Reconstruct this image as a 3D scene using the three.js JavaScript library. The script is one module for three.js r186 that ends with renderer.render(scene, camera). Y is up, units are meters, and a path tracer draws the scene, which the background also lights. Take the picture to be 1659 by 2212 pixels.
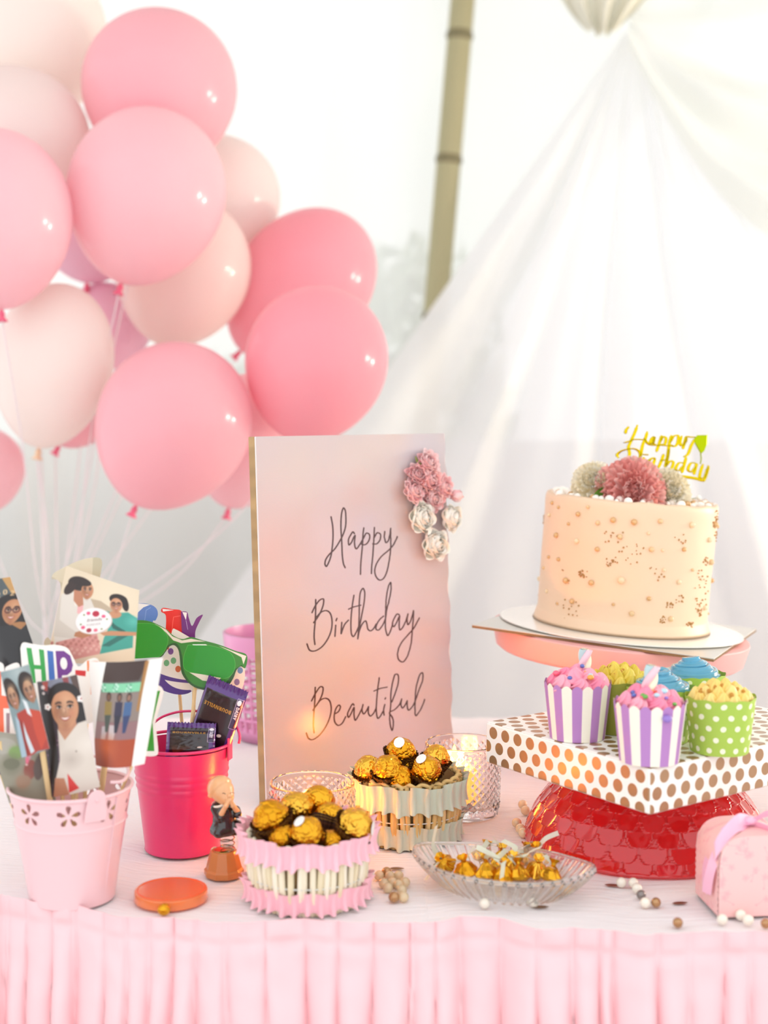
import * as THREE from 'three';
import { RoundedBoxGeometry } from 'three/addons/geometries/RoundedBoxGeometry.js';
import { MarchingCubes } from 'three/addons/objects/MarchingCubes.js';
import { ImprovedNoise } from 'three/addons/math/ImprovedNoise.js';
import { mergeGeometries, mergeVertices } from 'three/addons/utils/BufferGeometryUtils.js';

// ---------------------------------------------------------------- camera, sky, lights, exposure
const scene = new THREE.Scene();
const EYE = 1.14, PITCH = THREE.MathUtils.degToRad(4.4), F = 1106 / Math.tan(THREE.MathUtils.degToRad(20));
const camera = new THREE.PerspectiveCamera(40, 1659 / 2212, 0.05, 60);
camera.position.set(0, EYE, 0);
camera.rotation.x = -PITCH;
camera.focus = 1.28;
camera.userData.fStop = 3.8;
scene.background = new THREE.Color().setRGB(0.97, 0.985, 1.0);
const renderer = new THREE.WebGLRenderer({ antialias: true });
renderer.toneMapping = THREE.LinearToneMapping;
renderer.toneMappingExposure = 1.5;
renderer.shadowMap.enabled = true;

// ---------------------------------------------------------------- helpers
const V = (x, y, z) => new THREE.Vector3(x, y, z), TOP = 0.75, PI = Math.PI;
const noise = new ImprovedNoise(), N = (x, y, z = 0) => noise.noise(x + 31.7, y + 11.3, z + 5.1);
function rng(seed) { let s = seed | 0; return () => { s = (s + 0x6d2b79f5) | 0; let t = Math.imul(s ^ (s >>> 15), 1 | s); t = (t + Math.imul(t ^ (t >>> 7), 61 | t)) ^ t; return ((t ^ (t >>> 14)) >>> 0) / 4294967296; }; }
const lerp = THREE.MathUtils.lerp, clamp = THREE.MathUtils.clamp, sstep = THREE.MathUtils.smoothstep;
function ray(px, py) { return V((px - 829.5) / F, -(py - 1106) / F, -1).applyAxisAngle(V(1, 0, 0), -PITCH); }
const P = (px, py, d) => { const r = ray(px, py); return r.multiplyScalar(-d / r.z).add(V(0, EYE, 0)); };             // a place at distance d in front
const T = (px, py, h = 0) => { const r = ray(px, py); return r.multiplyScalar((TOP + h - EYE) / r.y).add(V(0, EYE, 0)); }; // a place at height h over the table
const S = (px, p) => { const zc = -p.z * Math.cos(PITCH) + (EYE - p.y) * Math.sin(PITCH); return px * zc / F; };       // a size at that place
const taken = new Map();
const numbered = (n) => { const k = taken.get(n) ?? 0; taken.set(n, k + 1); return k ? n + '_' + String(k).padStart(3, '0') : n; };
function tag(o, label, category, group) { Object.assign(o.userData, { label, category }); if (group) o.userData.group = group; return o; }
function thing(name, label, category, pos, group) {
  const o = new THREE.Group(); o.name = numbered(name); if (pos) o.position.copy(pos); scene.add(o);
  return tag(o, label, category, group);
}
function part(name, geo, m, parent, label) {
  const o = new THREE.Mesh(geo, m); o.name = name; o.castShadow = o.receiveShadow = true; parent.add(o);
  if (label) o.userData.label = label;
  return o;
}
function solo(name, geo, m, label, category, group, pos) { const o = part(numbered(name), geo, m, scene); if (pos) o.position.copy(pos); return tag(o, label, category, group); }
function struct(name, geo, m, pos) { const o = part(numbered(name), geo, m, scene); if (pos) o.position.copy(pos); o.userData.kind = 'structure'; return o; }
function mat(color, roughness = 0.6, o = {}) { return new THREE.MeshPhysicalMaterial({ color, roughness, side: THREE.DoubleSide, ...o }); }
function canvasTex(w, h, draw, o = {}) {
  const c = document.createElement('canvas'); c.width = w; c.height = h; const x = c.getContext('2d'); draw(x, w, h);
  const t = new THREE.CanvasTexture(c); t.colorSpace = o.data ? THREE.NoColorSpace : THREE.SRGBColorSpace; t.magFilter = THREE.LinearFilter;
  if (o.repeat) { t.wrapS = t.wrapT = THREE.RepeatWrapping; t.repeat.set(...o.repeat); }
  return t;
}
function dataTex(n, f, repeat) {       // a grey map of n x n values 0..1
  const d = new Uint8Array(n * n * 4);
  for (let y = 0; y < n; y++) for (let x = 0; x < n; x++) { const v = clamp(f(x / n, y / n), 0, 1) * 255, i = (y * n + x) * 4; d[i] = d[i + 1] = d[i + 2] = v; d[i + 3] = 255; }
  const t = new THREE.DataTexture(d, n, n); t.magFilter = THREE.LinearFilter; t.wrapS = t.wrapT = THREE.RepeatWrapping; t.repeat.set(...repeat); t.needsUpdate = true; return t;
}
function sheet(nu, nv, f, o = {}) {    // f(u, v) -> Vector3
  const p = [], uv = [], ix = [];
  for (let j = 0; j <= nv; j++) for (let i = 0; i <= nu; i++) {
    const u = i / nu, v = j / nv, q = f(u, v); p.push(q.x, q.y, q.z);
    const w = o.uv ? o.uv(u, v) : [u, v]; uv.push(w[0], w[1]);
    if (i < nu && j < nv) { const a = j * (nu + 1) + i, b = a + 1, c = a + nu + 1, d = c + 1; ix.push(a, b, d, a, d, c); }
  }
  const g = new THREE.BufferGeometry();
  g.setAttribute('position', new THREE.Float32BufferAttribute(p, 3)); g.setAttribute('uv', new THREE.Float32BufferAttribute(uv, 2)); g.setIndex(ix); g.computeVertexNormals();
  if (o.closed) { const n = g.attributes.normal; for (let j = 0; j <= nv; j++) { const a = j * (nu + 1), b = a + nu; const v = V(n.getX(a) + n.getX(b), n.getY(a) + n.getY(b), n.getZ(a) + n.getZ(b)).normalize(); n.setXYZ(a, v.x, v.y, v.z); n.setXYZ(b, v.x, v.y, v.z); } }
  return g;
}
const lathe = (pts, seg = 48) => new THREE.LatheGeometry(pts.map(([r, y]) => new THREE.Vector2(r, y)), seg);
const curve = (pts, closed = false) => new THREE.CatmullRomCurve3(pts.map((q) => q.isVector3 ? q : V(...q)), closed, 'centripetal');
const tube = (pts, r, n = 24, k = 6, closed = false) => new THREE.TubeGeometry(curve(pts, closed), n, r, k, closed);
const merge = (list) => mergeGeometries(list.map((g) => { const h = g.index ? g.toNonIndexed() : g; for (const k of Object.keys(h.attributes)) if (!['position', 'normal', 'uv'].includes(k)) h.deleteAttribute(k); return h; }));
const moved = (g, p, r, s) => { const m = new THREE.Matrix4().compose(p ?? V(0, 0, 0), r ? new THREE.Quaternion().setFromEuler(new THREE.Euler(...r)) : new THREE.Quaternion(), s ? V(...s) : V(1, 1, 1)); return g.clone().applyMatrix4(m); };
const alongY = (o, dir) => { o.quaternion.setFromUnitVectors(V(0, 1, 0), dir.clone().normalize()); return o; };
const ball = (r, w = 18, h = 12) => new THREE.SphereGeometry(r, w, h);
function rounded(w, h, d, r, seg = 3) { return new RoundedBoxGeometry(w, h, d, seg, r); }
// a smooth skin round a distance field f(x, y, z) (negative inside), in a cube of half-size s about c
function skin(f, c, s, res) {
  const mc = new MarchingCubes(res, new THREE.MeshBasicMaterial(), false, false, 60000), h = res / 2;
  for (let k = 0; k < res; k++) for (let j = 0; j < res; j++) for (let i = 0; i < res; i++) mc.field[i + j * res + k * res * res] = -f(c.x + (i - h) / h * s, c.y + (j - h) / h * s, c.z + (k - h) / h * s) / s * 10;
  mc.isolation = 0; mc.update();
  const g = new THREE.BufferGeometry(), n = mc.count ?? mc.geometry.drawRange.count;
  g.setAttribute('position', new THREE.Float32BufferAttribute(mc.positionArray.slice(0, n * 3).map((x, i) => x * s + [c.x, c.y, c.z][i % 3]), 3));
  const m = mergeVertices(g, 1e-7); m.computeVertexNormals(); return m;
}
const cap = (a, b, ra, rb) => { const ab = b.clone().sub(a), l2 = ab.lengthSq(); return (x, y, z) => { const t = clamp(((x - a.x) * ab.x + (y - a.y) * ab.y + (z - a.z) * ab.z) / l2, 0, 1); return Math.hypot(x - a.x - ab.x * t, y - a.y - ab.y * t, z - a.z - ab.z * t) - lerp(ra, rb, t); }; };
const smin = (a, b, k) => { const h = Math.max(k - Math.abs(a - b), 0) / k; return Math.min(a, b) - h * h * k / 4; };

// ---------------------------------------------------------------- shared materials
const M = {
  white: mat('#f4f2ef', 0.7), gold: mat('#d89a1c', 0.22, { metalness: 1 }), stick: mat('#e2c491', 0.7), silver: mat('#c9c6c2', 0.25, { metalness: 1 }),
  brown: mat('#3a1d0f', 0.6), glass: mat('#ffffff', 0.03, { transmission: 1, thickness: 0.003, ior: 1.45, side: THREE.FrontSide }), pearl: mat('#f3ecdc', 0.18, { clearcoat: 1, clearcoatRoughness: 0.1, sheen: 0.3 }),
  goldPearl: mat('#b48655', 0.25, { metalness: 0.6, clearcoat: 1 }), clearPearl: mat('#ecd3aa', 0.2, { clearcoat: 1 }),
};

// ---------------------------------------------------------------- the setting
{
  const weave = dataTex(256, (u, v) => 0.5 + 0.25 * Math.sin(u * 256 * PI / 2) * Math.sin(v * 256 * PI / 2) + 0.2 * N(u * 30, v * 30), [1, 1]);
  struct('floor', rounded(5, 0.06, 6.4, 0.01), mat('#dcdad9', 0.8), V(0, -0.03, -1.2));
  struct('unseen_ceiling', rounded(5, 0.06, 2.9, 0.01), mat('#d6d3d0', 0.9), V(0, 2.75, -2.4));  // out of view; darkens the balloon tops, stops short to light the table front
  struct('unseen_wall_right', rounded(0.08, 2.72, 2.9, 0.01), mat('#e9e5df', 0.9), V(2.3, 1.36, -2.4));  // out of view; closes off sky light from the right side
  // low wall outside, behind the drape
  struct('wall_back', rounded(5, 1.05, 0.1, 0.01), mat('#cfc8cb', 0.9), V(0, 0.525, -3.42));
  const sheer = (c, tr, ro) => mat(c, ro, { transmission: tr, thickness: 0, specularIntensity: 0.2 });
  // drapes: left of the pole hangs in upright folds, right of it fans out from one gathered point
  const G = P(1372, 60, 2.95);
  const left = sheet(260, 60, (u, v) => {
    const y = lerp(0.02, 2.7, v), x = lerp(-1.9, clamp(G.x - (G.y - y) * 0.7 + 0.14, -0.3, 0.75), u);
    const z = -3.16 + 0.035 * Math.sin(x * 21 + 2.2 * N(x * 2, y * 0.4)) * (0.6 + 0.6 * N(x * 3, 7)) + 0.03 * N(x * 5, y * 1.1, 3);
    return V(x + 0.02 * N(x * 3, y), y, z);
  });
  const ld = solo('curtain', left, sheer('#f2f4f0', 0.56, 0.8), 'white sheer curtain in upright folds behind the balloons and the bamboo pole', 'curtain');
  const right = sheet(300, 90, (u, v) => {
    // v = 0 at the gathered point, 1 at the hem; u sweeps the fan
    const a = lerp(-0.80, 1.25, u), r = 0.03 + v * 2.35, wob = 0.6 * N(a * 4, r * 0.8);
    let x = G.x + Math.sin(a) * r * 0.68, y = G.y + 0.02 - Math.cos(a * 0.92) * r * 0.93;
    const fold = Math.sin(a * 24 + wob * 4) * 0.5 + 0.5 * Math.sin(a * 41 + 1.3 + wob * 3) * 0.5;
    const z = -2.97 + fold * 0.062 * sstep(r, 0, 0.6) * (0.65 + 0.5 * N(a * 5, 2)) + 0.02 * N(x * 6, y * 2, 9);
    return V(x, Math.max(y, 0.02), z);
  });
  solo('curtain', right, sheer('#f6f6f6', 0.54, 0.9), 'white sheer curtain fanning out from a gathered knot behind the cake', 'curtain');
  // cloth that spreads from the same knot over the top right corner in one curved swag
  const swag = sheet(120, 40, (u, v) => {
    const top = V(lerp(G.x - 0.02, 1.5, u), lerp(G.y + 0.05, 2.45, u), -2.9), sag = 4 * u * (1 - u);
    const q = V(top.x, top.y - v * (0.1 + 0.62 * sag), -2.9 + 0.05 * Math.sin(v * 22 + u * 3) * sstep(u, 0, 0.3) + 0.02 * N(u * 6, v * 6));
    return q;
  });
  solo('swag', swag, sheer('#f4f6f2', 0.5, 0.9), 'white cloth swag curving down across the upper right corner of the curtain', 'drape');
  const knot = sheet(80, 30, (u, v) => {
    const a = (u - 0.5) * 2, w = 0.115 * (1 - 0.72 * v * v);
    return V(P(1295, 0, 2.9).x + a * w, P(1295, 92, 2.9).y + 0.14 * (1 - v) + 0.02 * a * a, -2.86 + 0.02 * Math.sin(a * 11 + v * 2) + 0.02 * (1 - a * a));
  });
  solo('gathered_cloth', knot, sheer('#e6e3d4', 0.25, 0.95), 'beige gathered cloth tail hanging at the top edge above the curtain fan', 'drape');

  // shrubs outside, seen softly through the sheer cloth
  const leaf1 = new THREE.BufferGeometry(); leaf1.setAttribute('position', new THREE.Float32BufferAttribute([0, 0, 0, 0.02, 0.03, 0.006, 0, 0.075, 0, -0.02, 0.03, 0.006], 3)); leaf1.setIndex([0, 1, 2, 0, 2, 3]); leaf1.computeVertexNormals();
  [[0.02, 1.62, 0.42, 'taller shrub outside, seen blurred through the curtain between balloons and pole'], [-0.42, 1.25, 0.5, 'lower shrub outside, seen blurred through the curtain behind the balloons']].forEach(([x, h, w, label], k) => {
    const s = thing('shrub', label, 'shrub', V(x, 0, -4.4)), r = rng(80 + k), n = 2200, f = new THREE.InstancedMesh(leaf1, mat('#bccab0', 0.8), n), m = new THREE.Matrix4(), q = new THREE.Quaternion();
    for (let i = 0; i < n; i++) { const a = r() * PI * 2, b = Math.acos(2 * r() - 1), t = Math.cbrt(0.25 + 0.75 * r()) * (1 + 0.35 * N(Math.cos(a) * 2, Math.cos(b) * 2, k)); q.setFromEuler(new THREE.Euler(r() * 6, r() * 6, r() * 6)); m.compose(V(Math.sin(b) * Math.cos(a) * w * t, h * 0.62 + Math.cos(b) * h * 0.4 * t, Math.sin(b) * Math.sin(a) * w * 0.7 * t), q, V(1, 1, 1).multiplyScalar(0.8 + r() * 0.7)); f.setMatrixAt(i, m); }
    f.name = 'foliage'; f.userData.kind = 'stuff'; s.add(f);
    part('stem', merge([0, 1, 2].map((i) => tube([[0, 0, 0], [0.03 * (i - 1), h * 0.3, 0], [0.12 * (i - 1), h * 0.8, 0.03]], 0.012, 8, 6))), mat('#8a7a66', 0.9), s);
  });
  // bamboo pole
  const a = P(1003, -40, 3.06), b = P(905, 1090, 3.06), pole = thing('bamboo_pole', 'olive green bamboo pole with ring joints standing before the sheer curtain', 'pole', V(b.x - (a.x - b.x) / (a.y - b.y) * b.y, 0, -3.06));
  const len = a.y + 0.35, ax = V((a.x - b.x) / (a.y - b.y), 1, 0).normalize(), pg = new THREE.Group();
  const bm = mat('#a9a27c', 0.55), dk = mat('#7d7555', 0.7), nodes = [0.25, 0.6, 0.97, 1.33, 1.665, 1.925];
  alongY(part('stalk', lathe([[0, 0], [0.026, 0], [0.027, 0.25], [0.0265, 1.2], [0.026, len], [0, len]], 24), bm, pole), ax);
  for (const y of nodes) { const o = part('joint', lathe([[0.026, -0.008], [0.0285, -0.003], [0.03, 0.002], [0.028, 0.006], [0.0262, 0.012]], 24), dk, pole); alongY(o, ax); o.position.copy(ax.clone().multiplyScalar(y)); }
  // two unseen globe lamps, out of view, placed to give the balloon highlights
  for (const [y, z, where] of [[1.25, -1.9, 'nearer'], [1.12, -2.4, 'farther']]) {
    const l = thing('unseen_wall_lamp', 'unseen white globe lamp out of view on the right, for balloon highlights, the ' + where + ' of two', 'lamp', V(2.26, y, z));
    part('back_plate', moved(lathe([[0, 0], [0.06, 0], [0.055, 0.02], [0, 0.02]], 24), V(0, 0, 0), [0, 0, PI / 2]), M.silver, l);
    part('globe', moved(ball(0.07), V(-0.1, 0, 0)), mat('#ffffff', 0.4, { emissive: '#fff2e0', emissiveIntensity: 18 }), l);
    part('arm', moved(new THREE.CylinderGeometry(0.012, 0.012, 0.05, 12), V(-0.03, 0, 0), [0, 0, PI / 2]), M.silver, l);
    const q = new THREE.PointLight('#fff0de', 0.9); q.name = 'unseen_lamp_light'; q.position.set(-0.1, 0, 0); q.castShadow = true; l.add(q);
  }
}
// ---------------------------------------------------------------- table, cloth, skirt
const edgePx = [[-160, 1925], [0, 1934], [130, 1952], [300, 1978], [480, 1990], [560, 1994], [640, 1984], [720, 1990], [860, 1992], [930, 1990], [1000, 1980], [1080, 1982], [1170, 2002], [1320, 2008], [1400, 2016], [1480, 2016], [1560, 2010], [1660, 2012], [1820, 2018]];
const edge = edgePx.map(([x, y]) => T(x, y, 0.002));
function edgeZ(x) {
  let i = 0; while (i < edge.length - 2 && edge[i + 1].x < x) i++;
  const t = clamp((x - edge[i].x) / (edge[i + 1].x - edge[i].x), 0, 1), s = t * t * (3 - 2 * t); return lerp(edge[i].z, edge[i + 1].z, s);
}
{
  const t = thing('party_table', 'folding table hidden under the white cloth and pink skirt', 'table', V(0, 0, -1.39));
  part('tabletop', rounded(1.5, 0.03, 0.6, 0.008), mat('#d8d4cc', 0.6), t).position.set(0, TOP - 0.0215, 0);
  for (const x of [-0.68, 0.68]) for (const z of [-0.25, 0.25]) part('leg', lathe([[0, 0], [0.016, 0], [0.015, 0.71], [0, 0.71]], 16), M.silver, t).position.set(x, 0, z);
  const crinkle = dataTex(512, (u, v) => 0.5 + 0.3 * N(u * 8, v * 90) + 0.2 * N(u * 24, v * 160) + 0.25 * N(u * 5, v * 7), [2.4, 2.4]);
  const cloth = sheet(220, 150, (u, v) => {
    const x = lerp(-0.8, 0.8, u), zf = edgeZ(x) + 0.004, s = v * 0.95 - 0.0, flat = (zf + 1.73);
    let y = TOP, z = zf - s;
    if (s > flat) { const q = s - flat, r = 0.03; z = -1.73 - Math.min(q, r) * 0.9; y = TOP - Math.max(0, q - r * 0.3) * 1.0; z -= 0.012 * Math.sin(x * 50) * sstep(q, 0, 0.15); }
    const w = -0.0018 * (0.5 + 0.5 * N(x * 14, z * 9)) - 0.0012 * (0.5 + 0.5 * N(x * 40 + z * 20, z * 30));
    return V(x, y + w, z);
  }, { uv: (u, v) => [u * 1.6, v * 0.95] });
  solo('tablecloth', cloth, mat('#efe8e9', 0.75, { bumpMap: crinkle, bumpScale: 0.0016, sheen: 0.4, sheenColor: new THREE.Color('#ffffff') }), 'crinkled white tablecloth covering the whole table top', 'tablecloth');

  const px = [-95, -30, 23, 90, 143, 215, 270, 321, 375, 425, 492, 575, 661, 731, 808, 885, 940, 994, 1082, 1157, 1235, 1289, 1318, 1406, 1470, 1551, 1608, 1680, 1745];
  const cut = px.map((x) => T(x, 2000).x);
  for (let x = cut[0] - 0.024; x > -0.8; x -= 0.024) cut.unshift(x);
  for (let x = cut[cut.length - 1] + 0.026; x < 0.82; x += 0.026) cut.push(x);
  const rnd = rng(5), amp = cut.map(() => 0.7 + 0.7 * rnd()), skew = cut.map(() => 0.35 + 0.35 * rnd());
  const fold = (x) => { let i = 0; while (i < cut.length - 2 && cut[i + 1] < x) i++; const t = clamp((x - cut[i]) / (cut[i + 1] - cut[i]), 0, 1), k = skew[i], s = t < k ? t / k : (1 - t) / (1 - k); return [Math.pow(Math.sin(s * PI / 2), 0.45) * amp[i], i, t]; };
  const skirt = sheet(1500, 70, (u, v) => {
    const x = lerp(-0.8, 0.8, u), drop = Math.pow(v, 1.9) * 0.74, wav = x + 0.004 * N(x * 9, drop * 12) * sstep(drop, 0.01, 0.08);
    const [f, i, t] = fold(wav), [f2] = fold(wav + 0.006 * N(i * 3.3, drop * 5));
    const band = 1 - Math.exp(-Math.pow((drop - 0.0165) / 0.0035, 2));           // the stitched gathering line
    const a = drop < 0.0165 ? 0.0055 : lerp(0.0055, 0.0155, sstep(drop, 0.0165, 0.09)) + 0.004 * sstep(drop, 0.1, 0.6);
    let out = 0.003 + a * (f * 0.6 + f2 * 0.4) * (0.45 + 0.55 * band) + 0.0022 * N(x * 60, drop * 60) * (1 - sstep(drop, 0.02, 0.12)) + 0.004 * N(x * 25, drop * 6, 4) * sstep(drop, 0.03, 0.2);
    const y = TOP + 0.004 + 0.0025 * N(x * 22, 3) + 0.0012 * f * (1 - sstep(drop, 0, 0.01)) - drop;
    return V(x, y, edgeZ(x) + 0.002 + out);
  }, { uv: (u, v) => [u * 1.6, v * 0.74] });
  solo('table_skirt', skirt, mat('#fac8cc', 0.55, { sheen: 0.5, sheenColor: new THREE.Color('#ffe6e8'), sheenRoughness: 0.4 }), 'pale pink gathered satin skirt along the front edge of the table', 'table skirt');
}

// ---------------------------------------------------------------- balloons
{
  const prof = []; for (let i = 0; i <= 40; i++) { const t = i / 40 * PI, y = -Math.cos(t), k = y < 0 ? 1.13 : 1; let r = Math.sin(t) * (y < 0 ? 1 - 0.10 * y * y * (1 - 0.2 * y) : 1); prof.push([Math.max(r, i === 40 ? 0 : 0.012), y * k]); }
  const bodyG = lathe(prof, 48);
  const knotG = merge([lathe([[0.012, 0], [0.035, -0.03], [0.045, -0.055], [0.03, -0.085], [0.055, -0.13], [0.085, -0.165], [0.07, -0.17], [0.02, -0.12]], 20), moved(new THREE.TorusGeometry(0.036, 0.014, 8, 18), V(0, -0.075, 0), [PI / 2, 0, 0])]);
  const skinOf = {}; const col = { hot: '#fcb8c3', pink: '#fdc9d1', soft: '#fed6dc', lilac: '#f9d3e2', cream: '#fdf3ed', pale: '#fbeeea', peach: '#fdebe5' };
  for (const k in col) skinOf[k] = mat(col[k], 0.9, { transmission: 0.42, thickness: 0, clearcoat: 0.7, clearcoatRoughness: 0.12, specularIntensity: 0.3 });
  const knotM = mat('#ee6f8d', 0.5), knotP = mat('#ecc9a8', 0.5), cord = mat('#eadfe0', 0.4, { clearcoat: 0.4 });
  const list = [ // centre, half width, knot, colour, distance, squash, label
    [55, 70, 175, [70, 270], 'cream', 2.17, 1, 'large cream balloon cut by the top left corner, topmost of the bunch'],
    [345, 188, 167, [330, 372], 'pink', 2.04, 0.93, 'pink balloon high in the bunch, right above the central pink one'],
    [28, 305, 166, [60, 480], 'pale', 2.03, 1, 'dusty pale balloon at the left edge under the large cream one'],
    [-8, 462, 162, [3, 668], 'soft', 1.83, 1.12, 'soft pink balloon cut by the left edge, right above the lower cream balloon'],
    [317, 415, 170, [262, 612], 'soft', 1.92, 1.02, 'soft pink balloon in the middle of the bunch with knot and string showing'],
    [470, 425, 136, [440, 570], 'pale', 2.25, 1, 'dusty pale balloon peeking out right of the central pink one'],
    [398, 580, 144, [345, 745], 'peach', 2.1, 1.03, 'peach balloon between the central pink balloon and the lower pink one'],
    [655, 612, 143, [520, 758], 'hot', 2.19, 0.88, 'deep pink balloon behind the rightmost one, knot on its left'],
    [684, 778, 154, [640, 955], 'hot', 1.9, 1.0, 'deep pink balloon farthest right, its foot behind the sign'],
    [377, 912, 166, [294, 1092], 'pink', 1.86, 1.02, 'pink balloon lowest in front, knot over the white curtain'],
    [116, 780, 128, [84, 968], 'cream', 1.93, 1.3, 'cream balloon below the left pink one, a string hanging in front'],
    [195, 500, 112, [188, 610], 'lilac', 2.15, 0.9, 'pink balloon wedged behind the left pink and the central pink ones'],
    [232, 700, 96, [225, 800], 'lilac', 2.18, 1, 'lilac pink balloon sliver between the cream and peach balloons'],
    [530, 945, 112, [494, 1098], 'soft', 2.02, 1.22, 'soft pink balloon half hidden behind the sign top and the lowest pink one'],
    [-40, 1010, 92, [-30, 1110], 'soft', 2.05, 1, 'soft pink balloon tip at the left edge below the cream one'],
    [172, 880, 80, [128, 962], 'pink', 2.1, 0.95, 'small pink balloon behind the cream one and the lowest pink one'],
  ];
  const tie = P(108, 1395, 2.0), foot = V(tie.x - 0.02, 0.03, -2.0), r = rng(9);
  for (const [cx, cy, rp, [kx, ky], c, d, sq, label] of list) {
    const ctr = P(cx, cy, d), k = P(kx, ky, d - 0.01), R = S(rp, ctr), axis = ctr.clone().sub(k), half = axis.length();
    const o = thing('balloon', label, 'balloon', k);
    const q = new THREE.Quaternion().setFromUnitVectors(V(0, 1, 0), axis.clone().normalize());
    const b = part('balloon_skin', bodyG, skinOf[c], o); b.quaternion.copy(q); b.scale.set(R, half / 1.13, R); b.position.copy(axis); 
    if (sq < 0.99) b.scale.y *= 1;
    const n = part('knot', knotG, c === 'cream' || c === 'pale' || c === 'peach' ? knotP : knotM, o); n.quaternion.copy(q); n.scale.setScalar(0.095);
    const end = tie.clone().add(V((r() - 0.5) * 0.02, 0, (r() - 0.5) * 0.03)), kt = k.clone().add(axis.clone().normalize().multiplyScalar(-0.012));
    const m1 = kt.clone().lerp(end, 0.3).add(V((r() - 0.5) * 0.02, -0.03, 0)), m2 = kt.clone().lerp(end, 0.7).add(V((r() - 0.5) * 0.012, -0.02, 0));
    part('string', tube([kt, m1, m2, end, end.clone().lerp(foot, 0.5), foot.clone().add(V((r() - 0.5) * 0.04, 0, (r() - 0.5) * 0.04))].map((p) => p.clone().sub(k)), 0.0011, 60, 5), cord, o);
  }
  const w = thing('balloon_weight', 'small pink weight on the floor holding the balloon strings together', 'weight', V(foot.x, 0, foot.z));
  part('weight_body', lathe([[0, 0], [0.06, 0], [0.062, 0.01], [0.05, 0.06], [0.02, 0.075], [0, 0.075]], 24), mat('#e98ba2', 0.4), w);
}

// ---------------------------------------------------------------- greeting sign
// plane of the sign: bottom left corner on the table, right edge farther away, leaning back a little
const sBL = T(577, 1742, 0.001), sTL = P(553, 943, -sBL.z + 0.012), sTR0 = P(962, 960, 1.49);
const sUp = sTL.clone().sub(sBL), sH = sUp.length(); sUp.normalize();
const sRt = sTR0.clone().sub(sTL); sRt.addScaledVector(sUp, -sRt.dot(sUp)); const sW = sRt.length(); sRt.normalize();
const sNo = sRt.clone().cross(sUp).normalize();
const signUV = (px, py) => { const r = ray(px, py), eye = V(0, EYE, 0), t = sBL.clone().sub(eye).dot(sNo) / r.dot(sNo), q = r.multiplyScalar(t).add(eye).sub(sBL); return [q.dot(sRt) / sW, q.dot(sUp) / sH]; };
const signAt = (px, py, off = 0) => { const [u, v] = signUV(px, py); return sBL.clone().addScaledVector(sRt, u * sW).addScaledVector(sUp, v * sH).addScaledVector(sNo, off); };
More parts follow.
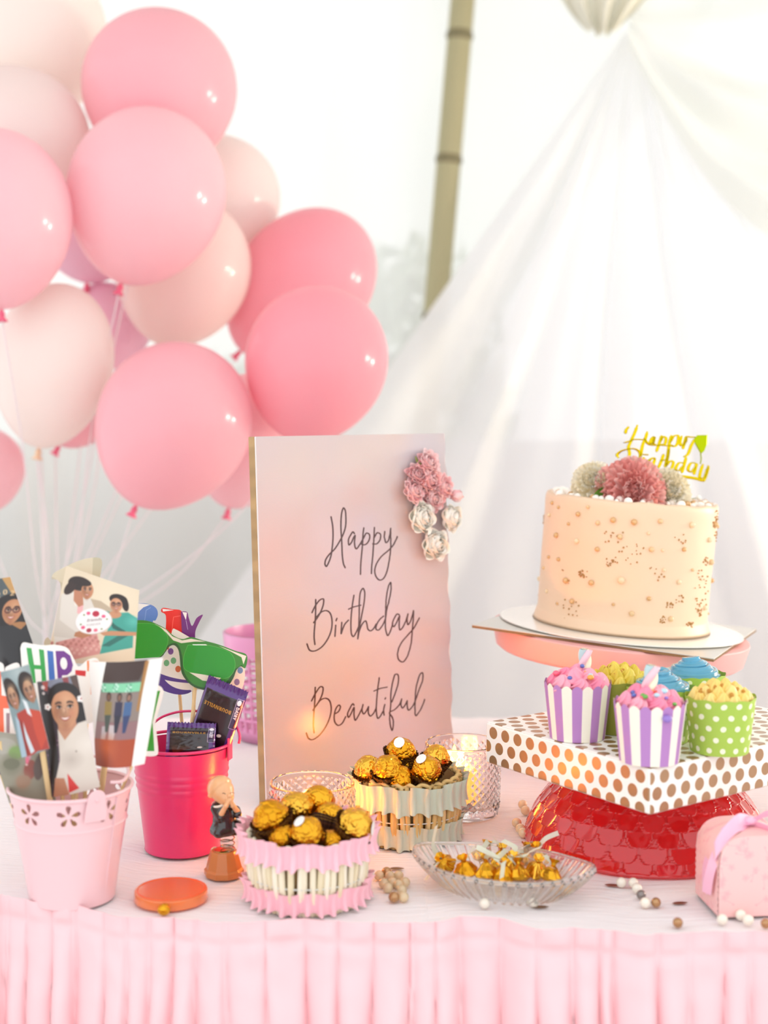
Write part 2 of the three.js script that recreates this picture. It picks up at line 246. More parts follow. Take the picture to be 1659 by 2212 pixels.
{
  // handwriting: [x, y] runs measured from an origin at a scale
  const WORDS = [
    [640, 1080, 5.925, [
      [445, 218, 465, 330, 470, 480, 455, 650, 440, 730, 410, 810, 385, 850, 368, 825, 375, 770, 420, 700, 490, 630, 560, 520, 600, 440, 630, 340, 635, 230, 625, 130, 605, 103, 585, 150, 573, 250, 572, 370, 580, 500, 585, 620, 590, 720, 605, 820, 625, 865],
      [745, 430, 725, 410, 695, 450, 668, 510, 675, 575, 705, 545, 735, 480, 752, 455, 745, 540, 755, 610, 770, 625, 810, 575, 840, 525, 860, 490],
      [865, 360, 855, 440, 848, 560, 835, 700, 825, 830, 822, 950], [860, 490, 900, 425, 935, 440, 940, 490, 900, 560, 860, 575, 830, 560],
      [1003, 355, 998, 450, 985, 590, 975, 740, 965, 860, 962, 940], [1000, 480, 1040, 420, 1080, 440, 1075, 500, 1030, 560, 975, 562],
      [1137, 405, 1130, 470, 1145, 545, 1170, 530, 1200, 450, 1215, 365], [1215, 365, 1210, 480, 1200, 640, 1185, 800, 1155, 930, 1110, 1010, 1065, 1025, 1020, 980, 1005, 900, 1030, 810, 1090, 720, 1180, 640, 1240, 570, 1295, 470]]],
    [640, 1240, 5.72, [
      [240, 318, 240, 400, 235, 560, 222, 720, 222, 800, 230, 868], [195, 475, 240, 385, 300, 315, 335, 310, 335, 370, 305, 460, 260, 540, 215, 600], [250, 530, 310, 470, 370, 452, 415, 480, 440, 560, 435, 680, 390, 800, 310, 905, 220, 952, 165, 940, 132, 865],
      [487, 635, 478, 768], [492, 575, 502, 550], [562, 600, 555, 735, 570, 690, 600, 620, 645, 570],
      [712, 265, 695, 370, 680, 500, 675, 640, 685, 750, 705, 772, 740, 720, 775, 640], [645, 435, 700, 410, 800, 385],
      [760, 798, 770, 680, 778, 500, 780, 330, 795, 220, 825, 178, 845, 220, 840, 340, 810, 500, 780, 660], [760, 798, 780, 700, 820, 610, 855, 580, 870, 610, 885, 680, 915, 702, 950, 680, 985, 620],
      [1075, 520, 1030, 560, 990, 630, 985, 680, 1015, 692, 1060, 640, 1095, 560, 1115, 440, 1150, 330, 1175, 200, 1165, 105, 1145, 140, 1120, 280, 1105, 420, 1098, 560, 1105, 690, 1130, 760, 1160, 710, 1190, 620],
      [1268, 505, 1240, 495, 1205, 550, 1185, 620, 1205, 650, 1240, 590, 1270, 520, 1268, 600, 1280, 690, 1310, 665, 1350, 580, 1372, 495], [1372, 495, 1365, 570, 1380, 625, 1405, 590, 1440, 455],
      [1440, 455, 1440, 600, 1425, 760, 1410, 900, 1380, 1020, 1325, 1085, 1270, 1050, 1258, 960, 1290, 860, 1370, 760, 1450, 670, 1515, 545]]],
    [640, 1440, 5.53, [
      [226, 250, 222, 400, 210, 560, 205, 700, 213, 788], [183, 408, 235, 310, 290, 240, 318, 250, 315, 310, 285, 390, 200, 520], [235, 470, 290, 400, 350, 378, 395, 405, 417, 490, 405, 590, 350, 720, 270, 825, 190, 873, 145, 855, 120, 795],
      [470, 560, 505, 535, 527, 480, 510, 460, 480, 490, 455, 570, 460, 660, 500, 702, 545, 680, 590, 600], [690, 460, 675, 445, 640, 500, 612, 570, 625, 605, 655, 560, 690, 490, 690, 580, 705, 640, 740, 590, 790, 490],
      [797, 455, 785, 520, 805, 565, 830, 540, 862, 480], [862, 480, 862, 560, 885, 590, 920, 560, 955, 490], [990, 135, 975, 240, 960, 400, 955, 540, 975, 618, 1005, 590, 1030, 540], [925, 293, 1000, 262, 1085, 245],
      [1055, 455, 1040, 520, 1048, 578], [1060, 385, 1066, 375], [1140, 420, 1180, 320, 1215, 190, 1210, 95, 1180, 95, 1150, 180, 1130, 320, 1125, 460, 1115, 560, 1125, 680, 1150, 760, 1165, 700, 1155, 620, 1112, 550, 1170, 515, 1230, 450, 1255, 390],
      [1255, 390, 1245, 460, 1265, 495, 1300, 450, 1320, 410], [1320, 410, 1320, 480, 1340, 520, 1380, 480, 1415, 410], [1415, 410, 1460, 290, 1505, 160, 1500, 75, 1475, 90, 1440, 200, 1420, 340, 1412, 480, 1435, 585, 1470, 540, 1500, 470, 1525, 395]]],
  ];
  const W = 1100, H = Math.round(W * sH / sW);
  const face = canvasTex(W, H, (c) => {
    c.fillStyle = '#bcb1b3'; c.fillRect(0, 0, W, H);
    const r = rng(3), reflectTint = ['#cbbfc6', '#bdb7c6', '#c5a9a5', '#c2ad9a', '#c2b7ae', '#c0a7a7', '#b5b0c4'];
    for (let i = 0; i < 90; i++) { const x = r() * W, y = r() * H, q = 120 + r() * 260, g = c.createRadialGradient(x, y, 0, x, y, q), k = reflectTint[Math.floor(r() * reflectTint.length)]; g.addColorStop(0, k + '55'); g.addColorStop(1, k + '00'); c.fillStyle = g; c.fillRect(0, 0, W, H); }  // soft blotches put blurred reflections into the print colour
    c.strokeStyle = '#3a130f'; c.lineCap = c.lineJoin = 'round';
    for (const [ox, oy, sc, runs] of WORDS) for (const run of runs) {
      const pts = []; for (let i = 0; i < run.length; i += 2) { const [u, v] = signUV(ox + run[i] / sc, oy + run[i + 1] / sc); pts.push(V(u * W, (1 - v) * H, 0)); }
      const line = curve(pts), n = pts.length * 14;
      let p = line.getPoint(0);
      for (let i = 1; i <= n; i++) { const q = line.getPoint(i / n), down = Math.abs(q.y - p.y) / (q.distanceTo(p) + 1e-6); c.lineWidth = 5 + 3.6 * down; c.beginPath(); c.moveTo(p.x, p.y); c.lineTo(q.x, q.y); c.stroke(); p = q; }
    }
  });
  const o = thing('greeting_sign', 'upright pale lilac greeting sign reading Happy Birthday Beautiful in dark script', 'sign', sBL);
  const basis = new THREE.Quaternion().setFromRotationMatrix(new THREE.Matrix4().makeBasis(sRt, sUp, sNo)); o.quaternion.copy(basis);
  const board = sheet(2, 60, (u, v) => V(u * sW + (u === 1 ? 0.0012 * Math.sin(v * 31) + 0.001 * Math.sin(v * 67) : 0), v * sH, 0));
  part('printed_face', board, mat('#ffffff', 0.5, { map: face, clearcoat: 0.9, clearcoatRoughness: 0.16, side: THREE.FrontSide }), o);
  part('backing_board', rounded(sW, sH, 0.003, 0.0008), mat('#e7dfdc', 0.6), o).position.set(sW / 2, sH / 2, -0.0019);
  const wood = mat('#d8b27c', 0.6, { bumpMap: dataTex(128, (u, v) => 0.5 + 0.5 * N(u * 30, v * 3), [30, 6]), bumpScale: 0.0004 });
  for (const x of [0.006, sW - 0.006]) part('wooden_batten', rounded(0.012, sH, 0.011, 0.001), wood, o).position.set(x, sH / 2, -0.0091);
  for (const y of [0.008, sH - 0.008]) part('wooden_batten', rounded(sW - 0.026, 0.012, 0.011, 0.001), wood, o).position.set(sW / 2, y, -0.0091);
  part('support_leg', moved(rounded(0.02, 0.25, 0.004, 0.001), V(sW / 2, 0.122, -0.06), [0.36, 0, 0]), wood, o);
}
// ---------------------------------------------------------------- flowers
const petalG = (cup, frill, wide, fan = 0) => sheet(10, 8, (u, v) => {
  const a = (u - 0.5) * 2, w = wide * (fan ? (0.25 + 0.85 * Math.pow(v, 0.8)) : Math.pow(Math.sin(PI * (0.12 + 0.62 * v)), 0.6)), lip = v > 0.7 ? (v - 0.7) : 0;
  return V(a * w * 0.5, v * (1 + fan * 0.05 * Math.sin(a * 17)) - (fan ? 0.1 : 0.4) * a * a * v * v, -cup * (a * a * w * 0.5) + 0.3 * cup * Math.sin(v * PI) + lip * lip * 2.2 * (cup > 0.9 ? 1 : 0.2) + frill * v * v * Math.sin(a * 11 + v * 2) * 0.07);
});
const petalKinds = { rose: petalG(0.95, 0.1, 1.35), soft: petalG(0.95, 0.3, 1.0), frill: petalG(0.35, 1.7, 0.8, 1), bud: petalG(1.2, 0, 1.1) };
function flower(name, label, category, pos, dir, r, mats, kind, rings, seed, group) {
  const o = alongY(thing(name, label, category, pos, group), dir), rd = rng(seed);
  part('heart', moved(ball(r * 0.26, 12, 8), V(0, r * 0.3, 0), null, [1, 1.15, 1]), mats[0], o);
  rings.forEach(([n, tilt, size, lift], k) => {
    for (let i = 0; i < n; i++) {
      const h = new THREE.Object3D(); const m = part('petal', petalKinds[kind], mats[Math.floor(rd() * mats.length)], o);
      const yaw = (i + (k % 2) * 0.5 + (rd() - 0.5) * 0.3) / n * PI * 2, s = r * size * (0.92 + 0.16 * rd());
      m.rotation.order = 'YXZ'; m.rotation.set(tilt + (rd() - 0.5) * (kind === 'frill' ? 0.42 : 0.16), yaw, 0); m.scale.set(s, s, s);
      m.position.set(Math.sin(yaw) * r * 0.12 * (k + 1) * 0.6, r * lift, Math.cos(yaw) * r * 0.12 * (k + 1) * 0.6);
    }
  });
  return o;
}
const leafG = sheet(6, 10, (u, v) => { const a = (u - 0.5) * 2; return V(a * 0.26 * Math.sin(Math.pow(v, 0.8) * PI), v, 0.12 * a * a + 0.12 * Math.sin(v * PI)); });
{
  const thinP = (c) => mat(c, 0.95, { transmission: 0.3, thickness: 0 }), pinkM = ['#fbd8d8', '#fde4e4', '#f9c8ca'].map(thinP), creamM = ['#fdf8ec', '#fffaf2'].map((c) => mat(c, 0.9)), leafM = mat('#8b9148', 0.7);
  const roseR = [[3, -0.35, 0.8, 0.25], [4, -0.12, 0.95, 0.14], [5, 0.12, 1.05, 0.04], [5, 0.42, 1.05, -0.04], [6, 0.8, 1.0, -0.06]], ranR = [[5, -0.3, 0.7, 0.2], [6, 0.0, 0.8, 0.12], [7, 0.3, 0.95, 0.04], [8, 0.65, 1.0, 0], [8, 1.05, 1.0, -0.03]];
  const set = [ // px, py, radius px, kind, facing, label
    [914, 998, 26, 1, [0.1, 0.6, 0.8], 'pale pink cloth flower at the very top of the cluster on the sign'], [889, 1024, 23, 1, [-0.5, 0.5, 0.7], 'pale pink cloth flower left of the light one near the top of the sign'],
    [916, 1038, 30, 1, [0.2, 0.1, 1], 'lightest pink cloth flower in the middle of the cluster with a leaf below'], [882, 1060, 25, 1, [0.3, 0.5, 0.8], 'open pink cloth flower leftmost in the cluster over a cream rose'],
    [948, 1052, 25, 1, [0.5, 0.2, 0.8], 'deeper pink cloth flower between the light one and the bud'], [925, 1078, 26, 1, [-0.1, -0.2, 1], 'pink cloth flower lowest of the pinks, right above the cream roses'],
    [970, 1072, 17, 2, [0.6, 0.4, 0.4], 'pink closed bud sticking out past the right edge of the sign'],
    [899, 1118, 33, 0, [0.1, 0.2, 1], 'cream foam rose on the left, under the open pink flower on the sign'], [962, 1118, 29, 0, [0.4, 0, 0.8], 'cream foam rose at the right edge of the sign under the pink bud'], [927, 1176, 33, 0, [0.1, -0.1, 1], 'cream foam rose lowest on the sign, hanging below the two others'],
  ];
  set.forEach(([x, y, r, k, d, label], i) => {
    const p = signAt(x, y, 0.011), R = S(r, p), dir = sRt.clone().multiplyScalar(d[0] * 0.5).addScaledVector(sUp, d[1] * 0.5).addScaledVector(sNo, d[2]);
    p.addScaledVector(dir.clone().normalize(), -R * 0.45);
    const o = flower(k ? 'cloth_flower' : 'foam_rose', label, 'flower', p, dir, R, k ? pinkM : creamM, k === 2 ? 'bud' : k ? 'soft' : 'rose', k === 2 ? [[3, -0.3, 1.2, 0], [4, -0.1, 1.4, 0], [4, 0.1, 1.4, 0]] : k ? ranR : roseR, 40 + i, k ? 'cloth flowers on the sign' : 'foam roses on the sign');
    if ([2, 5, 7].includes(i) || i === 0) { const l = part('leaf', leafG, leafM, o); l.scale.setScalar(R * 1.0); l.rotation.set(1.2, 0, i ? -2.4 : 2.0); l.position.set(-R * 0.3, 0.003, R * 0.5); }
  });
}

// ---------------------------------------------------------------- cake on its stand
const cakeAt = P(1340, 1352, 1.52), TILT = -0.075;     // the whole stand leans to the right
{
  const inStand = (o) => { o.rotation.z = TILT; return o; };
  const base = V(cakeAt.x - 0.006, TOP, cakeAt.z), up = V(Math.sin(-TILT), Math.cos(TILT), 0), h = cakeAt.y - TOP;
  const along = (d) => V(base.x + 0.006, cakeAt.y, base.z).addScaledVector(up, d);
  const pinkM = mat('#f4b5b0', 0.5);
  const stand = thing('cake_stand', 'round pink cake stand with a thick rim, leaning to the right under the cake', 'cake stand', V(base.x, TOP, base.z));
  const inner = (g, n, d) => { const m = part(n, g, pinkM, stand); m.rotation.z = TILT; m.position.copy(along(d).sub(stand.position)); return m; };
  inner(lathe([[0, -0.028], [0.128, -0.028], [0.1335, -0.024], [0.1385, -0.003], [0.1375, 0], [0, 0]], 72), 'plate', -0.0045);
  inner(lathe([[0.022, -0.025], [0.024, -0.06], [0.02, -0.1], [0.026, -h + 0.02]], 32), 'stem', -0.004);
  part('foot', lathe([[0, 0], [0.07, 0], [0.072, 0.006], [0.05, 0.016], [0.028, 0.026], [0, 0.028]], 48), pinkM, stand);
  // square silver board
  const bd = inStand(thing('cake_board', 'square silver cake board with bare brown edges laid across the pink stand', 'cake board', along(-0.0045)));
  const front = P(1437, 1401, 1.375).sub(cakeAt), ang = Math.atan2(front.x, -front.z + 0) ;
  part('silver_top', moved(rounded(0.252, 0.0012, 0.252, 0.0004), V(0, 0.0031, 0), [0, -0.42, 0]), mat('#d6d3cc', 0.3, { metalness: 0.55 }), bd);
  part('card_core', moved(rounded(0.2515, 0.0024, 0.2515, 0.0004), V(0, 0.0013, 0), [0, -0.42, 0]), mat('#8d6d4a', 0.8), bd);
  const rd = inStand(thing('round_plate', 'round white plate under the cake on the silver board', 'plate', along(-0.0008)));
  part('plate', lathe([[0, 0], [0.128, 0], [0.1315, 0.0012], [0.1305, 0.0026], [0.1, 0.0028], [0, 0.0024]], 72), mat('#f7f3ea', 0.25, { clearcoat: 0.6 }), rd);
  // cake body
  const R = S(184, cakeAt), Hc = S(272, cakeAt);
  const cake = inStand(thing('birthday_cake', 'round peach cream cake studded with pearls and gold sprinkles', 'cake', along(0.0021)));
  const shapeR = (y) => R * (0.985 + 0.02 * y / Hc) - 0.0006;
  const rings = [[0, 0], [R * 1.03, 0], [R * 1.012, 0.004], [R * 0.99, 0.012]]; for (let i = 2; i <= 18; i++) { const y = Hc * i / 20; rings.push([shapeR(y), y]); }
  rings.push([R * 0.998, Hc - 0.007], [R * 0.992, Hc - 0.002], [R * 0.975, Hc + 0.0015], [R * 0.94, Hc], [R * 0.9, Hc - 0.002], [0, Hc - 0.002]);
  const body = lathe(rings, 120), bp = body.attributes.position;
  for (let i = 0; i < bp.count; i++) { const x = bp.getX(i), y = bp.getY(i), z = bp.getZ(i), q = 1 + 0.006 * N(x * 14, y * 20, z * 14) + 0.003 * N(x * 60, y * 40, z * 60); bp.setX(i, x * q); bp.setZ(i, z * q); if (y > Hc - 0.005) bp.setY(i, y + 0.002 * N(x * 40, 1, z * 40)); }
  body.computeVertexNormals();
  part('cream_coating', body, mat('#efcfae', 0.5, { sheen: 0.3, clearcoat: 0.25, clearcoatRoughness: 0.4 }), cake);
  // pearls: traced spots (px) turned into angle and height, the rest scattered round the back
  const pearlG = ball(1, 14, 10), pearlM = [M.clearPearl, mat('#d9ab70', 0.25, { clearcoat: 1, metalness: 0.25 }), mat('#e3bf8c', 0.2, { clearcoat: 1 })], rd2 = rng(21);
  const spots = [[125, 370, 17], [175, 405, 15], [100, 470, 18], [255, 540, 15], [335, 460, 22], [415, 400, 16], [495, 530, 21], [620, 505, 26], [790, 520, 28], [1000, 510, 22], [1250, 535, 26], [1435, 530, 26], [1510, 560, 18], [155, 635, 24], [320, 680, 25], [675, 640, 24], [905, 610, 14], [490, 745, 22], [930, 740, 24], [1020, 745, 14], [1190, 735, 20], [1390, 655, 22], [90, 815, 15], [170, 832, 18], [1030, 905, 16], [1405, 835, 26], [1260, 900, 14], [50, 905, 16], [230, 1005, 27], [440, 1020, 26], [685, 995, 32], [1150, 1000, 20], [1445, 1000, 22], [70, 1095, 18], [280, 1175, 24], [155, 1195, 13], [620, 1195, 14], [770, 1265, 24], [910, 1140, 20], [1085, 1300, 24], [1360, 1205, 22], [1400, 1255, 12]];
  const cz = cake.position, pearl = (a, y, r) => { const m = part('pearl', pearlG, pearlM[Math.floor(rd2() * 3)], cake); const q = shapeR(y); m.position.set(Math.sin(a) * (q + r * 0.35), y, Math.cos(a) * (q + r * 0.35)); m.scale.setScalar(r); };
  for (const [x, y, s] of spots) {
    const px = 1160 + x / 3.77, py = 990 + y / 3.77, p = P(px, py, 1.52).sub(cz).applyAxisAngle(V(0, 0, 1), -TILT), t = clamp(p.x / (R * 1.03), -0.985, 0.985), a = Math.asin(t), z = R * Math.cos(a);
    const p2 = P(px, py, 1.52 - z).sub(cz).applyAxisAngle(V(0, 0, 1), -TILT);
    pearl(Math.asin(clamp(p2.x / (R * 1.02), -0.99, 0.99)), clamp(p2.y, 0.006, Hc - 0.004), S(s / 3.77 * 0.95, p2.add(cz)));
  }
  for (let i = 0; i < 24; i++) pearl(PI / 2 + 0.2 + rd2() * (PI - 0.4), 0.01 + rd2() * (Hc - 0.02), 0.0026 + rd2() * 0.0014);
  for (const [x, z] of [[0.07, 0.02], [0.078, 0.0], [0.06, 0.03], [0.083, -0.015], [0.075, 0.035], [-0.07, 0.03], [-0.08, 0.005], [0.05, 0.05], [-0.05, 0.055]]) { const m = part('pearl', pearlG, pearlM[1], cake); m.position.set(x, Hc + 0.0012, z); m.scale.setScalar(0.0036); }
  const sp = []; for (let c = 0; c < 26; c++) { const a0 = (rd2() - 0.5) * 5.5, y0 = 0.008 + rd2() * (Hc - 0.014), n = 5 + Math.floor(rd2() * 16), w = 0.05 + rd2() * 0.13; for (let i = 0; i < n; i++) { const a = a0 + (rd2() - 0.5) * w * 2, y = clamp(y0 + (rd2() - 0.5) * w * 0.13, 0.003, Hc - 0.003), r = 0.0006 + rd2() * 0.0006; sp.push(moved(new THREE.IcosahedronGeometry(r, 0), V(Math.sin(a) * (shapeR(y) + 0.0004), y, Math.cos(a) * (shapeR(y) + 0.0004)))); } }
  const dust = part('sprinkles', merge(sp), mat('#b98a4e', 0.35, { metalness: 0.5 }), cake); dust.userData.kind = 'stuff';
  const foam = []; for (let i = 0; i < 90; i++) { const a = rd2() * PI * 2, q = R * (0.45 + 0.5 * Math.sqrt(rd2())); foam.push(moved(ball(0.002 + 0.0035 * rd2(), 8, 6), V(Math.sin(a) * q, Hc + 0.0005, Math.cos(a) * q))); }
  part('cream_flecks', merge(foam), mat('#fbf6ee', 0.6), cake).userData.kind = 'stuff';

  // carnations and leaf on the cake
  const top = (px, py, d) => P(px, py, d), thinP = (c) => mat(c, 0.95, { transmission: 0.3, thickness: 0 }), cream = ['#fdf6e2', '#fefaec', '#fbf0d2'].map(thinP), coral = ['#fcc0b8', '#fdcfc8', '#fab0a8'].map(thinP);
  const cR = [[7, -0.05, 0.62, 0.2], [9, 0.3, 0.8, 0.14], [11, 0.62, 0.92, 0.06], [12, 0.95, 1.0, 0], [12, 1.3, 1.0, -0.06]];
  flower('carnation', 'cream frilled carnation on the left of the cake top', 'flower', top(1283, 1046, 1.49), V(-0.25, 0.55, 0.8), S(37, cakeAt), cream, 'frill', cR, 61, 'carnations on the cake');
  flower('carnation', 'coral pink frilled carnation in the middle of the cake top', 'flower', top(1361, 1066, 1.475), V(0.02, 0.25, 1), S(57, cakeAt), coral, 'frill', cR, 62, 'carnations on the cake');
  flower('carnation', 'cream frilled carnation on the right of the cake top', 'flower', top(1438, 1066, 1.49), V(0.3, 0.35, 0.85), S(42, cakeAt), cream, 'frill', cR, 63, 'carnations on the cake');
  const lf = solo('leaf', leafG, mat('#5d8a2c', 0.5), 'green leaf poking out between the left cream and the pink carnation', 'leaf', null, top(1300, 1052, 1.465)); lf.scale.set(0.032, 0.022, 0.02); lf.rotation.set(0.2, 0.2, 2.9);
  // gypsophila: tiny white florets beside the carnations
  const sprig = (label, list, seed) => { const o = thing('white_sprig', label, 'flower', top(list[0][0], list[0][1] + 6, 1.5), 'white sprigs on the cake'), q = rng(seed), gs = [], st = []; for (const [x, y] of list) for (let i = 0; i < 16; i++) { const p = top(x + (q() - 0.5) * 40, y + (q() - 0.5) * 26, 1.49 + q() * 0.03).sub(o.position); gs.push(moved(new THREE.IcosahedronGeometry(0.0014 + 0.0016 * q(), 1), p)); if (i % 4 === 0) st.push(tube([[0, -0.004, 0], [p.x * 0.5, p.y * 0.5, p.z * 0.6], p], 0.0004, 6, 4)); } part('florets', merge(gs), mat('#fdfcf4', 0.6), o).userData.kind = 'stuff'; part('stems', merge(st), mat('#aab27a', 0.6), o); };
  sprig('fine white sprig left of the carnations on the cake', [[1262, 1058], [1240, 1062], [1270, 1072]], 71);
  sprig('fine white sprig right of the carnations on the cake', [[1462, 1078], [1490, 1086], [1448, 1090]], 72);

  // golden topper: bands of flat sheet standing in one plane
  const O = P(1440, 985, 1.50), ex = V(1, -0.02, -0.25).normalize(), ey = V(-0.03, 1, -0.08).normalize(), ez = ex.clone().cross(ey).normalize();
  const place = (x, y) => { const px = 1310 + x / 6.9125, py = 900 + y / 6.9125, r = ray(px, py), eye = V(0, EYE, 0), t = O.clone().sub(eye).dot(ez) / r.dot(ez), q = r.multiplyScalar(t).add(eye).sub(O); return [q.dot(ex), q.dot(ey)]; };
  const g = thing('cake_topper', 'mirror gold script cake topper reading Happy Birthday with a balloon', 'cake topper', O);
  g.quaternion.setFromRotationMatrix(new THREE.Matrix4().makeBasis(ex, ey, ez));
  const gm = mat('#d8bd12', 0.12, { metalness: 1 });
  const band = (run, w0, w1 = w0) => {
    const pts = []; for (let i = 0; i < run.length; i += 2) { const [a, b] = place(run[i], run[i + 1]); pts.push(V(a, b, 0)); }
    const cv = curve(pts), n = pts.length * 8, th = 0.0009;
    return sheet(4, n, (u, v) => { const k = Math.min(3, Math.floor(u * 4 + 1e-6)) % 4, p = cv.getPoint(v), t = cv.getTangent(v), nx = -t.y, ny = t.x, w = lerp(w0, w1, Math.pow(Math.abs(t.y), 1.5)) / 6.9 * 0.00049 * 0.5 * (v < 0.06 || v > 0.94 ? 0.55 : 1), s = [[1, 1], [-1, 1], [-1, -1], [1, -1], [1, 1]][Math.round(u * 4)]; return V(p.x + nx * w * s[0], p.y + ny * w * s[0], th * s[1]); });
  };
  const word = (name, runs) => part(name, merge(runs.map((r) => band(r, 20, 46))), gm, g);
  word('upper_word', [[285, 265, 300, 205, 340, 160], [470, 130, 430, 240, 370, 370, 330, 470, 345, 560, 310, 680, 300, 745], [260, 400, 330, 380, 400, 352, 480, 346, 560, 352], [615, 225, 585, 330, 545, 420, 515, 560, 490, 650],
    [715, 300, 680, 330, 655, 400, 690, 400, 720, 300, 700, 400, 740, 420], [830, 280, 790, 400, 745, 530], [800, 380, 850, 300, 890, 320, 870, 410, 810, 415], [975, 275, 940, 400, 920, 560, 880, 760], [950, 390, 1010, 290, 1070, 280, 1060, 400, 1010, 445, 960, 420], [1130, 280, 1100, 380, 1120, 430, 1180, 370, 1195, 290], [1195, 290, 1140, 480], [1330, 320, 1270, 420, 1210, 560, 1150, 600], [1195, 290, 1260, 300, 1330, 300], [560, 330, 640, 420, 740, 430, 860, 430, 1010, 445]]);
  word('lower_word', [[180, 630, 160, 580, 220, 525, 320, 495, 420, 488, 490, 530, 505, 600, 470, 655, 360, 705], [340, 700, 420, 740, 520, 790], [560, 610, 535, 690, 515, 770], [545, 570, 625, 575], [645, 640, 620, 700, 595, 770], [610, 690, 690, 620, 735, 640], [725, 640, 700, 700, 690, 760], [855, 560, 820, 660, 770, 770], [800, 660, 900, 640], [930, 480, 910, 600, 870, 770], [880, 740, 960, 660, 995, 680, 950, 830], [1190, 600, 1150, 740, 1120, 840], [1150, 690, 1080, 690, 1030, 790, 1080, 800, 1140, 730], [1340, 690, 1260, 690, 1215, 790, 1260, 820, 1330, 740], [1345, 690, 1300, 860], [1440, 700, 1400, 820, 1390, 900, 1450, 900, 1520, 720], [1525, 730, 1470, 900, 1440, 960]]);
  part('base_bar', merge([band([370, 720, 560, 780, 800, 830, 1060, 880, 1340, 920, 1450, 955], 44, 44)]), gm, g);
  const bs = new THREE.Shape(); [[1405, 540], [1330, 400], [1310, 330], [1360, 275], [1500, 270], [1490, 400], [1450, 500]].forEach(([x, y], i) => { const [a, b] = place(x, y); i ? bs.lineTo(a, b) : bs.moveTo(a, b); });
  part('balloon_shape', merge([new THREE.ExtrudeGeometry(bs, { depth: 0.0016, bevelSize: 0.0004, bevelThickness: 0.0003, bevelSegments: 1 }), band([1405, 530, 1412, 620, 1400, 700], 10, 10)]), mat('#a9b80e', 0.15, { metalness: 1 }), g);
  for (const x of [560, 980]) { const [a, b] = place(x, 800); part('spike', moved(rounded(0.0022, 0.03, 0.0016, 0.0004), V(a, b - 0.015, 0)), gm, g); }
}

// ---------------------------------------------------------------- red bowl, wrapped box, cupcakes
const BOXB = 0.07, BOXH = 0.0375;
{
  // upturned red bowl with embossed scales carries the box
  const c = T(1394, 1812), bowl = thing('red_bowl', 'upturned translucent red bowl embossed with fish scales, carrying the dotted box', 'bowl', c), R0 = 0.107, R1 = 0.062, Hb = BOXB - 0.0005;
  const prof = (v) => { const y = v * Hb, r = lerp(R0, R1, Math.pow(v, 1.7)) * (v > 0.97 ? 1 - (v - 0.97) * 0.9 : 1); return [r, y]; };
  const NS = 26, NR = 6;
  const scaleBump = (a, v) => { // overlapping half-moon scales, each row half a step aside
    for (let row = Math.floor(v * NR) + 1; row >= Math.floor(v * NR); row--) { const off = row % 2 ? 0.5 : 0, q = a / (2 * PI) * NS + off, du = (q - Math.floor(q) - 0.5) * 2, dv = row - v * NR, d = Math.hypot(du * 1.02, dv * 0.82); if (dv >= 0 && d < 1) return 0.25 + 0.75 * Math.pow(d, 3); } return 0.1;
  };
  const shell = sheet(520, 120, (u, v) => { const a = u * PI * 2, [r, y] = prof(v), b = 0.0024 * scaleBump(a, v) * sstep(v, 0.0, 0.05); return V(Math.sin(a) * (r + b), y, Math.cos(a) * (r + b)); }, { closed: true });
  const redM = mat('#f0222c', 0.06, { transmission: 0.55, thickness: 0, clearcoat: 1, clearcoatRoughness: 0.05 });
  part('bowl_wall', shell, redM, bowl);
  part('bowl_bottom', moved(lathe([[0, 0], [R1 * 0.96, 0]], 48), V(0, Hb - 0.0004, 0)), redM, bowl);
  part('rim', lathe([[R0 - 0.002, 0], [R0 + 0.001, 0.0005], [R0 + 0.0015, 0.002], [R0, 0.0035]], 90), mat('#f5545a', 0.08, { transmission: 0.5, thickness: 0, clearcoat: 1 }), bowl);
}
const bxF = T(1404, 1762, BOXB), bxL = T(1056, 1650, BOXB), bxU = bxL.clone().sub(bxF).setY(0).normalize(), bxW = V(-bxU.z, 0, bxU.x); // along the left face, along the right face
const bxYaw = Math.atan2(-bxW.z, bxW.x);
